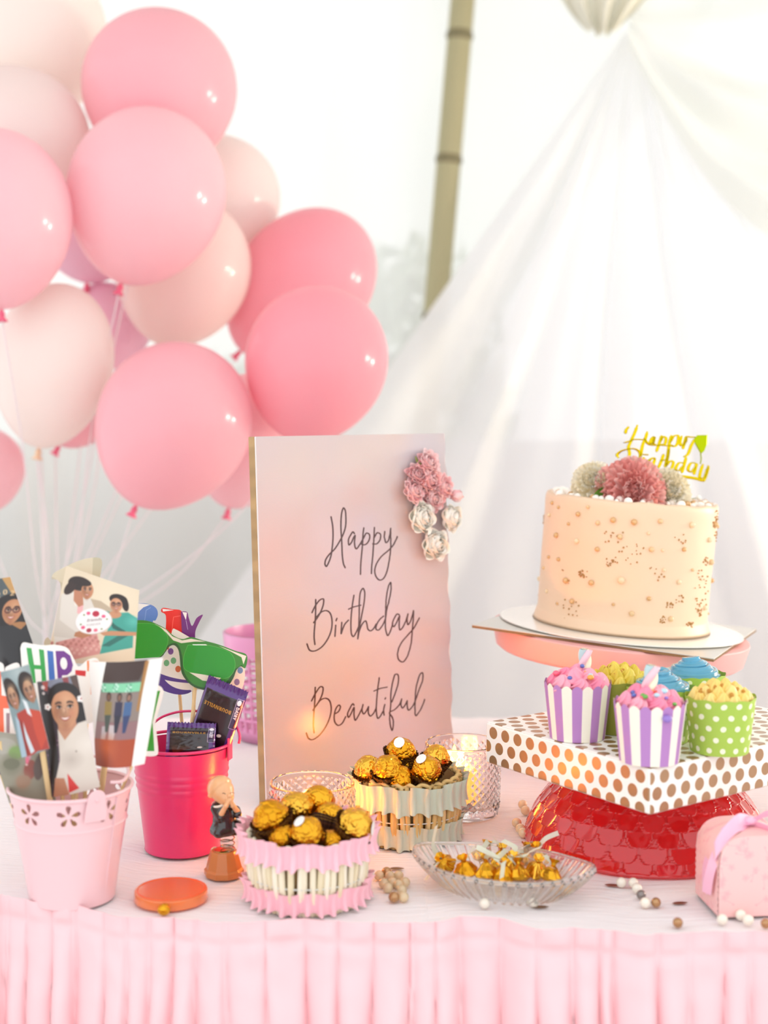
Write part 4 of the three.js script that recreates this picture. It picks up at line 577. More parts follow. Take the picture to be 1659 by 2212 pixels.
// ---------------------------------------------------------------- boat shaped glass dish with little gold drops
{
  const c = T(1085, 1929); c.y += 0.0003; const yaw = -0.4, L = 0.075, B = 0.046, H = 0.0235;
  const o = thing('glass_dish', 'long fluted clear glass dish holding little gold drops', 'dish', c); o.rotation.y = yaw;
  const out = (a) => { const ca = Math.cos(a), sa = Math.sin(a), q = Math.pow(Math.abs(ca), 2.2); return [L * Math.sign(ca) * Math.pow(Math.abs(ca), 0.92), B * sa * (1 - 0.18 * q)]; };
  const bowl = sheet(360, 48, (u, v) => {
    const a = u * PI * 2, [x, z] = out(a), fl = Math.abs(Math.sin(a * 22)); let k, y;
    if (v < 0.5) { const t = v / 0.5; k = 0.5 + 0.5 * Math.pow(t, 0.62); y = t * H * (1 + 0.22 * Math.pow(Math.abs(Math.cos(a)), 4)); if (t < 0.12) { k *= t / 0.12; y = 0; } k *= 1 + 0.03 * fl * sstep(t, 0.15, 0.4); }
    else { const t = (v - 0.5) / 0.5; k = (0.5 + 0.5 * Math.pow(1 - t, 0.62)) - 0.035; y = 0.003 + (1 - t) * (H - 0.002) * (1 + 0.22 * Math.pow(Math.abs(Math.cos(a)), 4)); if (t > 0.9) { k *= (1 - t) / 0.1; y = 0.003 + 0.1 * H * (1 - t) ; } if (t < 0.06) y += 0.001; }
    return V(x * k, y, z * k); }, { closed: true });
  part('dish_body', mergeVertices(bowl, 1e-6), mat('#fbfbfa', 0.04, { transmission: 0.93, thickness: 0, ior: 1.5 }), o);
  const rimAt = (a, k, y) => { const [x, z] = out(a); return V(x * k, y * (1 + 0.22 * Math.pow(Math.abs(Math.cos(a)), 4)), z * k); };
  part('rim', tube(Array.from({ length: 120 }, (_, i) => rimAt(i / 120 * PI * 2, 0.99, H)), 0.0015, 360, 8, true), M.glass, o);
  for (let i = 0; i < 48; i++) { const a = (i + 0.5) / 48 * PI * 2; part('flute', tube([0.12, 0.3, 0.5, 0.75, 0.97].map((t) => rimAt(a, (0.5 + 0.5 * Math.pow(t, 0.62)) * 1.01, t * H)), 0.0019, 14, 8), M.glass, o); }
  const dropG = (() => { const g = mergeVertices(lathe([[0, 0], [0.6, 0.02], [0.95, 0.25], [1, 0.5], [0.8, 0.9], [0.45, 1.25], [0.22, 1.5], [0.28, 1.7], [0.5, 2.0], [0.42, 2.02], [0.1, 1.7]], 40).deleteAttribute('uv').deleteAttribute('normal'), 1e-4), p = g.attributes.position; for (let i = 0; i < p.count; i++) { const x = p.getX(i), y = p.getY(i), z = p.getZ(i), k = 1 + 0.24 * Math.round(N(x * 2.4, y * 2.4, z * 2.4) * 4) / 4 + 0.1 * N(x * 7, y * 7, z * 7); p.setXYZ(i, x * k, y * (1 + 0.05 * N(x * 5, y, z * 5)), z * k); } const h = g.toNonIndexed(); h.computeVertexNormals(); return h; })();
  const ribM = mat('#dfe3cf', 0.4, { transmission: 0.25, thickness: 0 }), r = rng(44);
  const list = [[962, 1862, -0.5, 'leftmost in the glass dish'], [1008, 1878, -0.2, 'second from left at the front of the glass dish'], [1040, 1850, -0.3, 'at the back left of the glass dish'], [1052, 1886, 0.1, 'third along the front of the glass dish'], [1088, 1890, 0.1, 'at the front middle of the glass dish'], [1084, 1858, 0, 'at the back middle of the glass dish'], [1122, 1892, 0.2, 'fifth along the front of the glass dish'], [1130, 1856, 0.2, 'behind the fifth front one in the dish'], [1158, 1876, 0.2, 'right of the middle in the glass dish'], [1186, 1893, 0.5, 'rightmost at the front of the glass dish'], [1168, 1850, 0.3, 'at the back right of the glass dish'], [1108, 1872, -0.1, 'in the very middle of the heap']];
  list.forEach(([x, y, lean, w], i) => {
    const p = T(x, y + 12, 0.009), s = 0.009, k = thing('gold_drop', 'gold foil drop with pale ribbon, ' + w, 'sweet', p, 'gold drops in the glass dish'); k.rotation.set((r() - 0.5) * 0.9, r() * 6, -lean);
    part('foil', dropG, foilM[i % 3], k).scale.setScalar(s);
    for (const sg of [-1, 1]) { const a = r() * 6, l = 0.014 + r() * 0.012, cv = curve([[0, s * 1.5, 0], [sg * l * 0.45, s * (1.6 + r() * 0.9), (r() - 0.5) * 0.008], [sg * l, s * (1.3 + r() * 1.8), (r() - 0.5) * 0.012]]); part('ribbon', sheet(2, 14, (u, v) => cv.getPoint(v).add(V(0, (u - 0.5) * 0.0035 * 0.7, (u - 0.5) * 0.0035))).rotateY(a * 0.2), ribM, k); }
  });
}
// ---------------------------------------------------------------- beads strewn on the cloth
{
  const beadG = ball(1, 20, 14), put = (list, r, m, name, words, grp) => list.forEach(([x, y, w, rr]) => { const p = T(x, y + 3), R = rr ?? r; p.y = TOP + R - 0.0008; const o = solo(name, beadG, m, words + w, 'bead', grp, p); o.scale.setScalar(R); });
  const cl = mat('#f0dcb6', 0.12, { transmission: 0.35, thickness: 0, clearcoat: 1 });
  const near = [[819, 1897], [829, 1914], [848, 1912], [838, 1924], [861, 1917], [875, 1912], [868, 1929], [872, 1944], [861, 1897], [842, 1898]];
  const whereNear = ['at the far left of', 'lower left in', 'in the middle of', 'lower middle of', 'right of the middle in', 'at the far right of', 'lower right in', 'frontmost in', 'at the back right of', 'at the back of'];
  put(near.map((q, i) => [...q, whereNear[i] + ' the cluster beside the pink basket']), 0.0042, cl, 'amber_bead', 'translucent amber bead ', 'amber bead cluster by the pink basket');
  put([[851, 1945, ' lying in front of the amber cluster'], [835, 1891, ' on top of the amber cluster']], 0.0045, M.goldPearl, 'golden_bead', 'shiny brown gold bead', 'golden beads');
  put([[1047, 1958, ' in front of the glass dish, the left of two'], [1153, 1955, ' in front of the glass dish, the right of two'], [1394, 1956, ' next to the gold bead before the red bowl'], [1342, 1912, ' at the foot of the red bowl, leftmost'], [1368, 1913, ' at the foot of the red bowl, second from left'], [1376, 1925, ' just below the pair at the foot of the red bowl'], [1560, 1993, ' in front of the favour box, leftmost'], [1600, 1983, ' touching the favour box front'], [1616, 1994, ' in front of the favour box, rightmost']], 0.0042, M.pearl, 'white_pearl', 'white pearl bead', 'white pearls');
  put([[1417, 1955, ' beside the white pearl before the red bowl'], [1464, 1999, ' alone near the skirt edge'], [1654, 2001, ' at the right edge of the picture by the skirt']], 0.0039, M.goldPearl, 'golden_bead', 'shiny brown gold bead', 'golden beads');
  const back = [[1129, 1743], [1135, 1756]], back2 = [[1116, 1783], [1124, 1796], [1130, 1805]];
  put(back.map((q, i) => [...q, ['upper', 'lower'][i] + ' of the pair between candle glass and red bowl']), 0.0045, M.clearPearl, 'tan_bead', 'tan bead, ', 'upper pair of tan beads');
  put(back2.map((q, i) => [...q, ['uppermost', 'middle', 'lowest'][i] + ' of three beside the left edge of the red bowl']), 0.0046, M.clearPearl, 'tan_bead', 'tan bead, ', 'lower three tan beads');
  solo('grey_bead', beadG, mat('#8d8480', 0.3, { metalness: 0.4 }), 'dark grey bead among the white pearls before the red bowl', 'bead', null, T(1385, 1941).setY(TOP + 0.003)).scale.setScalar(0.0038);
  const chip = (() => { const s = new THREE.Shape(); s.moveTo(0, 0); s.bezierCurveTo(0.003, 0.004, 0.009, 0.004, 0.013, 0); s.bezierCurveTo(0.009, -0.003, 0.003, -0.003, 0, 0); return new THREE.ExtrudeGeometry(s, { depth: 0.0003, bevelEnabled: false }).rotateX(-PI / 2); })();
  for (const [x, y, w, t] of [[1452, 1953, 'near the favour box', 0.2], [1306, 1912, 'at the foot of the red bowl', -0.2], [1150, 1961, 'beside the right pearl of the glass dish', 0.1], [840, 1877, 'behind the amber bead cluster', 0]]) solo('leaf_sequin', chip, mat('#8f6f55', 0.3, { metalness: 0.7 }), 'thin bronze leaf sequin ' + w, 'sequin', null, T(x, y).setY(TOP + 0.0003)).rotation.y = t;
  const nug = solo('gold_nugget', foils[2], foilM[0], 'tiny crumpled gold bead in front of the orange disc', 'bead', null, T(354, 1977).setY(TOP + 0.0045)); nug.scale.set(0.005, 0.0048, 0.005);
}

// ---------------------------------------------------------------- pails
const inward = (p, r) => { const q = p.clone(); const d = V(p.x, 0, p.z).normalize(); return q.addScaledVector(d, r); };
const b1 = inward(T(157, 1968), 0.0325), b2 = inward(T(395, 1856), 0.033);
{
  const pale = mat('#f1c6ca', 0.38, { clearcoat: 0.5, clearcoatRoughness: 0.2 }), R0 = 0.0325, R1 = 0.0478, H = 0.0915;
  const o = thing('pail', 'pale pink metal pail with cut out flowers, holding the photo props', 'bucket', b1), rad = (y) => lerp(R0, R1, y / H);
  part('wall', lathe([[0, 0.003], [R0 - 0.001, 0.003], [R0, 0], [R0 + 0.001, 0.0008], [rad(0.03), 0.03], [rad(0.062), 0.062], [rad(0.063) + 0.0011, 0.0635], [rad(0.065), 0.065]], 96), pale, o);
  // band with real flower holes
  const y0 = 0.065, y1 = 0.089, NU = 640, NV = 48, NF = 9, holes = [];
  const a0 = Math.atan2(P(152, 1757, 1.05).x - b1.x, 0.046);
  for (let f = 0; f < NF; f++) for (let k = 0; k < 5; k++) { const t = PI / 2 + k * PI * 0.4, e = 0.0055; holes.push([a0 + f / NF * 2 * PI, Math.cos(t) * e, Math.sin(t) * e, t]); }
  const pos = [], ix = [], inside = (x, y, h) => { const dx = x - h[1], dy = y - h[2], c = Math.cos(h[3]), s = Math.sin(h[3]), p = dx * c + dy * s, q = -dx * s + dy * c; const w = 0.0016 * (1 + p / 0.0055); return (p / 0.0036) ** 2 + (q / Math.max(w, 0.0005)) ** 2; };
  const test = (a, y) => { for (const h of holes) { let da = a - h[0]; da -= Math.round(da / (2 * PI)) * 2 * PI; const x = da * 0.0445; if (Math.abs(x) < 0.012 && inside(x, y - 0.0775, h) < 1) return true; } return false; };
  for (let j = 0; j <= NV; j++) for (let i = 0; i <= NU; i++) { const a = i / NU * 2 * PI, y = lerp(y0, y1, j / NV), r = rad(y); pos.push(Math.sin(a) * r, y, Math.cos(a) * r); if (i < NU && j < NV && !test((i + 0.5) / NU * 2 * PI, lerp(y0, y1, (j + 0.5) / NV))) { const q = j * (NU + 1) + i; ix.push(q, q + 1, q + NU + 2, q, q + NU + 2, q + NU + 1); } }
  const bg = new THREE.BufferGeometry(); bg.setAttribute('position', new THREE.Float32BufferAttribute(pos, 3)); bg.setIndex(ix); bg.computeVertexNormals();
  part('flower_cut_band', bg, pale, o);
  part('rolled_rim', new THREE.TorusGeometry(R1, 0.0015, 10, 96).rotateX(PI / 2).translate(0, H - 0.0015, 0), pale, o);
  const seam = a0 + 0.86; part('seam', tube([[Math.sin(seam) * (R0 + 0.0003), 0.002, Math.cos(seam) * (R0 + 0.0003)], [Math.sin(seam) * (R1), H - 0.004, Math.cos(seam) * (R1)]], 0.0007, 4, 6), pale, o);
  for (const a of [0.62, 0.62 + PI]) { // riveted ear plates
    const ear = new THREE.Shape(); ear.moveTo(-0.0085, -0.013); ear.bezierCurveTo(-0.009, -0.006, -0.0075, 0, -0.0068, 0.006); ear.bezierCurveTo(-0.006, 0.014, 0.006, 0.014, 0.0068, 0.006); ear.bezierCurveTo(0.0075, 0, 0.009, -0.006, 0.0085, -0.013); ear.closePath();
    const e = part('ear', new THREE.ExtrudeGeometry(ear, { depth: 0.0006, bevelSize: 0.0003, bevelThickness: 0.0003, bevelSegments: 2, curveSegments: 14 }), pale, o); e.position.set(Math.sin(a) * (R1 + 0.0008), H - 0.006, Math.cos(a) * (R1 + 0.0008)); e.rotation.set(0, a, 0); e.rotateX(0.17);
    part('rivet', moved(ball(0.0016, 10, 8), V(0, 0.004, 0.0012), null, [1, 1, 0.6]), pale, e);
  }
  part('handle', tube([[238, 1690, 1.066], [262, 1688, 1.07], [277, 1670, 1.085], [270, 1650, 1.105], [240, 1640, 1.13], [180, 1632, 1.146], [100, 1640, 1.14], [70, 1668, 1.125], [62, 1690, 1.115]].map((q) => P(...q).sub(b1)), 0.0013, 60, 8), pale, o);
}
{
  const mag = mat('#e02a6c', 0.32, { clearcoat: 0.5, clearcoatRoughness: 0.2 }), R0 = 0.0325, R1 = 0.0435, H = 0.096, rad = (y) => lerp(R0, R1, y / H);
  const o = thing('pail', 'bright magenta metal pail holding chocolate bars and paper props', 'bucket', b2), pr = [[0, 0.003], [R0 - 0.001, 0.003], [R0, 0], [R0 + 0.0008, 0.001]];
  for (let y = 0.004; y < H - 0.003; y += 0.002) pr.push([rad(y) + (Math.abs(y - 0.058) < 0.0011 || Math.abs(y - 0.064) < 0.0011 || Math.abs(y - 0.07) < 0.0011 ? 0.0008 : 0), y]);
  part('wall', lathe(pr, 96), mag, o);
  part('rolled_rim', new THREE.TorusGeometry(R1, 0.0014, 10, 96).rotateX(PI / 2).translate(0, H - 0.0015, 0), mag, o);
  for (const a of [1.35, 1.35 + PI]) { const e = part('ear', rounded(0.011, 0.02, 0.0012, 0.0005), mag, o); e.position.set(Math.sin(a) * (R1 + 0.001), H - 0.005, Math.cos(a) * (R1 + 0.001)); e.rotation.y = a; }
  part('handle', tube([[516, 1606, 1.2], [518, 1592, 1.2], [513, 1574, 1.205], [500, 1557, 1.215], [460, 1540, 1.225], [410, 1536, 1.235], [375, 1540, 1.24], [343, 1553, 1.24], [318, 1580, 1.235], [308, 1612, 1.23]].map((q) => P(...q).sub(b2)), 0.0011, 80, 8), mag, o);
}
// ---------------------------------------------------------------- printed cards on sticks
const stickInto = (o, from, to, r = 0.0016) => { const a = from.clone().sub(o.position), b = to.clone().sub(o.position); return part('stick', tube([a, a.clone().lerp(b, 0.5), b], r, 4, 8), M.stick, o); };
// corners in order top left, top right, bottom right, bottom left as [px, py, distance]; bend bows the middle towards the viewer
function card(name, label, q, bend, W, H, draw, grp) {
  const pts = q.map((k) => P(...k)), o = thing(name, label, 'photo prop', pts[0].clone().lerp(pts[2], 0.5), grp), base = o.position;
  const at = (u, v, off) => { const p = pts[3].clone().lerp(pts[2], u).lerp(pts[0].clone().lerp(pts[1], u), v); p.z += 4 * u * (1 - u) * bend + off; return p.sub(base); };
  const map = canvasTex(W, H, (c) => { const [a, b, , d] = q; c.setTransform(1, 0, 0, 1, 0, 0); const ux = b[0] - a[0], uy = b[1] - a[1], vx = d[0] - a[0], vy = d[1] - a[1], D = ux * vy - uy * vx, A = vy / D * W, B = -uy / D * H, C = -vx / D * W, E = ux / D * H; c.setTransform(A, B, C, E, -(A * a[0] + C * a[1]), -(B * a[0] + E * a[1])); c.filter = 'blur(2.2px)'; draw(c); });
  part('print', sheet(24, 12, (u, v) => at(u, v, 0)), mat('#ffffff', 0.4, { map, clearcoat: 0.3, clearcoatRoughness: 0.3 }), o);
  part('card_back', sheet(24, 12, (u, v) => at(u, v, -0.0005)), M.white, o);
  return o;
}
// a card cut along an outline given in px, standing at one distance
function cutCard(name, label, d, outline, draw, parent, yaw = 0, cat = 'photo prop') {
  const xs = outline.map((k) => k[0]), ys = outline.map((k) => k[1]), x0 = Math.min(...xs), x1 = Math.max(...xs), y0 = Math.min(...ys), y1 = Math.max(...ys), c = P((x0 + x1) / 2, (y0 + y1) / 2, d), s = S(1, c);
  const loc = ([x, y]) => new THREE.Vector2((x - (x0 + x1) / 2) * s, -(y - (y0 + y1) / 2) * s), sh = new THREE.Shape(new THREE.SplineCurve([...outline, outline[0]].map(loc)).getPoints(outline.length * 6));
  const g = new THREE.ExtrudeGeometry(sh, { depth: 0.0008, bevelEnabled: false }), p = g.attributes.position, uv = g.attributes.uv; for (let i = 0; i < p.count; i++) uv.setXY(i, p.getX(i) / s / (x1 - x0) + 0.5, p.getY(i) / s / (y1 - y0) + 0.5);
  const k = 4, map = canvasTex(Math.round((x1 - x0) * k), Math.round((y1 - y0) * k), (q) => { q.setTransform(k, 0, 0, k, -x0 * k, -y0 * k); draw(q); });
  const m = mat('#ffffff', 0.4, { map, clearcoat: 0.3 });
  if (parent) { const e = part(name, g, m, parent); e.position.copy(c).sub(parent.position); e.rotation.x = -0.1; return e; }
  const o = thing(name, label, cat, c); o.rotation.set(-0.1, yaw, 0); part('printed_card', g, m, o); o.userData.px = s; return o;
}
const poly = (c, f, pts) => { c.fillStyle = f; c.beginPath(); pts.forEach(([x, y], i) => i ? c.lineTo(x, y) : c.moveTo(x, y)); c.closePath(); c.fill(); };
const blob = (c, f, x, y, a, b, r = 0) => { c.fillStyle = f; c.beginPath(); c.ellipse(x, y, a, b, r, 0, 7); c.fill(); };
const soft = (c, f, x, y, a) => { const g = c.createRadialGradient(x, y, 0, x, y, a); g.addColorStop(0, f); g.addColorStop(1, f.slice(0, 7) + '00'); c.fillStyle = g; c.fillRect(x - a, y - a, 2 * a, 2 * a); };
function face(c, x, y, rx, ry, rot, skinC, o = {}) {
  c.save(); c.translate(x, y); c.rotate(rot); c.scale(rx, ry);
  blob(c, skinC, 0, 0, 1, 1); blob(c, skinC, 0, 0.25, 0.8, 0.85);
  soft(c, '#00000030', -0.2, 0.3, 0.9); soft(c, '#ffe4c040', 0.2, -0.3, 0.7);
  for (const s of [-1, 1]) { soft(c, '#5a302455', s * 0.42, -0.12, 0.36); blob(c, '#e6d8cc', s * 0.4, -0.09, 0.19, 0.085); blob(c, '#22120e', s * 0.4 + 0.02, -0.1, 0.1, 0.1); c.strokeStyle = '#22120e'; c.lineWidth = 0.06; c.beginPath(); c.moveTo(s * 0.2, -0.08); c.quadraticCurveTo(s * 0.4, -0.24, s * 0.62, -0.1); c.stroke(); c.strokeStyle = '#2a1712'; c.lineWidth = 0.09; c.beginPath(); c.moveTo(s * 0.2, -0.3); c.quadraticCurveTo(s * 0.42, -0.42, s * 0.68, -0.26); c.stroke(); if (o.glasses) { c.lineWidth = 0.09; c.strokeStyle = '#3a1a20'; c.beginPath(); c.ellipse(s * 0.42, -0.08, 0.32, 0.22, 0, 0, 7); c.stroke(); } }
  if (o.glasses) { c.beginPath(); c.moveTo(-0.1, -0.1); c.lineTo(0.1, -0.1); c.stroke(); }
  soft(c, '#ffdcc066', 0.02, 0.08, 0.25); soft(c, '#8a4a3455', -0.62, 0.2, 0.4); soft(c, '#d0705a44', 0.5, 0.25, 0.35); soft(c, '#8a4a3466', 0, 0.98, 0.4); c.strokeStyle = '#7a3f2c99'; c.lineWidth = 0.06; c.beginPath(); c.moveTo(0.02, -0.05); c.quadraticCurveTo(0.16, 0.2, 0.0, 0.24); c.stroke();
  c.fillStyle = '#9c4038'; c.beginPath(); c.moveTo(-0.42, 0.42); c.quadraticCurveTo(0, 0.56, 0.42, 0.42); c.quadraticCurveTo(0, 0.92, -0.42, 0.42); c.fill();
  c.fillStyle = '#f6ece4'; c.beginPath(); c.moveTo(-0.34, 0.46); c.quadraticCurveTo(0, 0.56, 0.34, 0.46); c.quadraticCurveTo(0, 0.74, -0.34, 0.46); c.fill();
  c.restore();
}
{
  const in1 = (dx, dz) => b1.clone().add(V(dx, 0.006, dz)), in2 = (dx, dz) => b2.clone().add(V(dx, 0.006, dz)), G = 'photo props in the pale pink pail';
  // hat behind the big photo
  const hat = cutCard('hat_prop', 'beige paper hat prop sticking up behind the photo of two women', 1.145, [[112, 1250], [117, 1238], [140, 1225], [165, 1213], [190, 1206], [212, 1205], [219, 1214], [217, 1235], [205, 1300], [190, 1420], [110, 1410], [97, 1390], [104, 1376], [120, 1380], [132, 1268]], (c) => { c.fillStyle = '#cfc4aa'; c.fillRect(0, 1100, 400, 400); poly(c, '#b9b094', [[200, 1200], [225, 1200], [225, 1300], [197, 1300]]); poly(c, '#beb49a', [[112, 1245], [140, 1262], [135, 1285], [100, 1260]]); }, null, 0.1);
  stickInto(hat, P(150, 1410, 1.15), in1(0.0, -0.018));
  const two = card('photo_print', 'photo of two smiling women holding a round flowered plate between them', [[143, 1222, 1.13], [301, 1275, 1.12], [290, 1432, 1.115], [100, 1432, 1.125]], 0.002, 512, 512, (c) => {
    c.fillStyle = '#dbc9ae'; c.fillRect(0, 1100, 500, 500); soft(c, '#ead9bfaa', 240, 1300, 90);
    poly(c, '#b9a58c', [[185, 1295], [215, 1305], [240, 1330], [232, 1350], [185, 1330]]);
    poly(c, '#d8cec3', [[133, 1283], [160, 1280], [192, 1292], [200, 1320], [188, 1425], [118, 1425], [116, 1360], [125, 1310]]); poly(c, '#c9bdb0', [[133, 1283], [128, 1340], [160, 1375], [155, 1390], [115, 1375], [124, 1310]]); poly(c, '#e6dcd2', [[158, 1283], [172, 1312], [160, 1312]]); poly(c, '#e8a8a8', [[166, 1314], [178, 1312], [174, 1335], [164, 1330]]);
    poly(c, '#cf8f86', [[120, 1390], [200, 1385], [203, 1440], [110, 1440]]); for (let i = 0; i < 40; i++) blob(c, i % 2 ? '#dba79d' : '#b9776e', 112 + (i * 37 % 90), 1390 + (i * 23 % 45), 3, 4);
    poly(c, '#b87a5c', [[160, 1272], [178, 1282], [178, 1312], [168, 1316], [158, 1300]]);
    blob(c, '#2b1c19', 172, 1262, 25, 16, 0.25); blob(c, '#32201c', 152, 1270, 10, 18, 0.7); face(c, 188, 1278, 13, 19, 0.12, '#c08460'); blob(c, '#2b1c19', 176, 1258, 22, 9, 0.25);
    poly(c, '#3c9a8b', [[222, 1330], [240, 1338], [268, 1338], [288, 1360], [290, 1400], [270, 1396], [262, 1440], [200, 1440], [212, 1400], [222, 1380]]); poly(c, '#1f5c52', [[224, 1345], [238, 1370], [256, 1390], [250, 1394], [232, 1378]]); poly(c, '#26695f', [[205, 1420], [240, 1400], [262, 1402], [220, 1425]]); soft(c, '#66c4b499', 275, 1365, 22);
    blob(c, '#c48a66', 240, 1342, 14, 10); blob(c, '#211614', 252, 1302, 19, 14, 0.3); blob(c, '#211614', 265, 1315, 7, 20, 0); face(c, 246, 1316, 13, 18, 0.1, '#c98f6b', { glasses: 1 });
    poly(c, '#c08662', [[205, 1385], [228, 1384], [284, 1398], [284, 1408], [250, 1402], [212, 1394]]); poly(c, '#b0744f', [[158, 1375], [175, 1372], [190, 1388], [172, 1392], [155, 1384]]);
    blob(c, '#c7b7ae', 197, 1354, 37, 33); blob(c, '#efe8e6', 196, 1353, 36, 32);
    for (const [x, y, r, f] of [[202, 1336, 7, '#b3213c'], [187, 1333, 4, '#e0567b'], [217, 1344, 4, '#e0567b'], [174, 1366, 4, '#e0567b'], [185, 1375, 5, '#a92a3c'], [198, 1377, 4, '#e46a80'], [178, 1336, 2, '#7a8a5a'], [223, 1352, 2, '#7a8a5a'], [210, 1376, 2, '#7a8a5a'], [170, 1358, 2, '#7a8a5a']]) blob(c, f, x, y, r, r);
    c.fillStyle = '#4a3a3a'; c.font = 'italic 9px serif'; c.fillText('friends', 182, 1354); c.fillStyle = '#9a9292'; c.font = '7px sans-serif'; c.fillText('FOREVER', 181, 1364);
  }, G);
  stickInto(two, P(190, 1425, 1.124), in1(0.006, -0.012));
  const dark = card('photo_print', 'dark photo of a smiling woman in glasses under the number 2020, at the left edge', [[-70, 1252, 1.13], [22, 1246, 1.12], [90, 1445, 1.11], [-10, 1460, 1.12]], 0.012, 384, 512, (c) => {
    c.fillStyle = '#2c2b2e'; c.fillRect(-200, 1100, 500, 500); poly(c, '#b98f58', [[-70, 1240], [30, 1240], [45, 1300], [-40, 1290]]); poly(c, '#4d5558', [[-80, 1240], [5, 1240], [30, 1290], [-60, 1300]]); c.fillStyle = '#25201f'; c.fillRect(-90, 1290, 130, 40);
    blob(c, '#1c1516', 25, 1325, 34, 42); poly(c, '#a57246', [[22, 1345], [42, 1345], [56, 1350], [46, 1362], [34, 1362]]); face(c, 28, 1320, 17, 25, 0.1, '#b9805a', { glasses: 1 }); poly(c, '#242326', [[0, 1350], [30, 1350], [45, 1363], [60, 1345], [95, 1450], [-20, 1460]]);
    c.fillStyle = '#d9b88c'; c.font = 'bold 15px sans-serif'; [['2', -1, 1288], ['0', 11, 1283], ['2', 23, 1287], ['0', 35, 1291]].forEach(([t, x, y]) => c.fillText(t, x, y));
  }, G);
  stickInto(dark, P(25, 1440, 1.12), in1(-0.016, -0.012));
  // the cheer card
  const hip = cutCard('word_prop', 'white cut out paper word HIP- in green, blue and purple letters', 1.1, [[44, 1400], [50, 1388], [70, 1391], [95, 1394], [120, 1393], [145, 1400], [158, 1420], [170, 1440], [190, 1425], [212, 1425], [216, 1470], [200, 1560], [60, 1560], [50, 1470]], (c) => {
    c.fillStyle = '#f1ebe4'; c.fillRect(0, 1300, 400, 400); const R = (f, p) => poly(c, f, p);
    R('#37a04c', [[57, 1399], [68, 1400], [74, 1436], [88, 1437], [84, 1402], [95, 1404], [101, 1475], [91, 1475], [89, 1446], [75, 1445], [78, 1475], [68, 1475]]); R('#3f6cb4', [[102, 1405], [115, 1407], [120, 1475], [107, 1475]]);
    R('#6f2f86', [[120, 1406], [138, 1406], [152, 1416], [158, 1436], [155, 1450], [146, 1458], [134, 1459], [136, 1475], [126, 1475]]); blob(c, '#f1ebe4', 138, 1433, 7.5, 13, -0.1);
    R('#cf2f31', [[163, 1447], [186, 1449], [185, 1461], [163, 1458]]); R('#e8772e', [[188, 1427], [194, 1427], [192, 1450], [189, 1450]]); R('#e8772e', [[196, 1428], [212, 1428], [212, 1500], [196, 1500]]);
  });
  stickInto(hip, P(120, 1540, 1.103), in1(0.004, 0.004));
  const org = cutCard('word_prop', 'white cut out paper word with big orange red letters at the left edge', 1.1, [[-60, 1440], [-20, 1428], [5, 1433], [10, 1450], [14, 1440], [40, 1433], [44, 1470], [44, 1595], [30, 1603], [14, 1590], [0, 1592], [-60, 1590]], (c) => { c.fillStyle = '#f0e8e2'; c.fillRect(-100, 1300, 400, 400); poly(c, '#ee6a45', [[-60, 1450], [2, 1450], [4, 1502], [22, 1505], [22, 1530], [8, 1530], [10, 1585], [-60, 1582]]); poly(c, '#9c7f86', [[14, 1540], [22, 1540], [22, 1585], [15, 1585]]); });
  stickInto(org, P(-5, 1580, 1.103), in1(-0.018, -0.004));
  const pur = cutCard('purple_prop', 'dark purple rounded paper prop low at the left edge behind the pail', 1.12, [[-60, 1640], [-20, 1600], [0, 1632], [12, 1655], [24, 1672], [10, 1676], [-20, 1665], [-50, 1665]], (c) => { c.fillStyle = '#5b2a6c'; c.fillRect(-100, 1500, 300, 300); });
  stickInto(pur, P(0, 1664, 1.123), in1(-0.022, 0.0), 0.0012);
  const grey = card('photo_print', 'greenish grey group photo low in the pail behind the selfie print', [[-30, 1575, 1.085], [95, 1590, 1.085], [122, 1735, 1.08], [20, 1735, 1.08]], 0.004, 256, 256, (c) => { c.fillStyle = '#8d8876'; c.fillRect(-100, 1500, 300, 300); for (const [f, x, y, a, b] of [['#a9a398', 10, 1610, 30, 18], ['#7d9a58', 40, 1625, 16, 14], ['#6b6a55', 30, 1650, 20, 12], ['#c98a98', 68, 1635, 6, 12], ['#8a4438', 75, 1665, 14, 22], ['#5a4a44', 95, 1660, 12, 30], ['#9a7b64', 60, 1690, 18, 14]]) { blob(c, f, x, y, a, b); soft(c, f, x, y, a * 1.5); } blob(c, '#f4e9e4', 66, 1653, 3, 2); blob(c, '#e06a86', 67, 1644, 4, 8); }, G);
  stickInto(grey, P(0, 1600, 1.083), P(58, 1790, 1.086), 0.0022);
  const selfie = card('photo_print', 'tilted selfie print of two faces in red, on a stick, front left of the pail', [[0, 1452, 1.055], [62, 1435, 1.055], [107, 1617, 1.06], [47, 1637, 1.06]], 0.003, 256, 512, (c) => {
    c.fillStyle = '#7d9093'; c.fillRect(-50, 1400, 300, 300); soft(c, '#a8b4b4', 40, 1450, 40); for (const [x, y] of [[26, 1496], [61, 1482]]) { blob(c, '#2c211e', x, y, 17, 34, -0.35); face(c, x + 4, y + 10, 11, 24, -0.35, '#a97a5d'); soft(c, '#d6b48c99', x, y - 12, 13); }
    poly(c, '#a93a2e', [[38, 1540], [60, 1528], [100, 1545], [110, 1620], [85, 1622], [60, 1640]]); poly(c, '#c0452f', [[66, 1530], [98, 1540], [106, 1590], [92, 1620], [78, 1580]]); poly(c, '#9fb4c0', [[34, 1545], [44, 1556], [62, 1632], [47, 1637]]); poly(c, '#c6d0d6', [[52, 1556], [60, 1580], [78, 1622], [70, 1628], [56, 1590]]); poly(c, '#8a2c26', [[42, 1550], [50, 1558], [66, 1630], [60, 1632]]); poly(c, '#d9dde0', [[50, 1508], [60, 1515], [72, 1548], [62, 1540]]);
  }, G);
  stickInto(selfie, P(88, 1600, 1.062), P(119, 1800, 1.078), 0.0022);
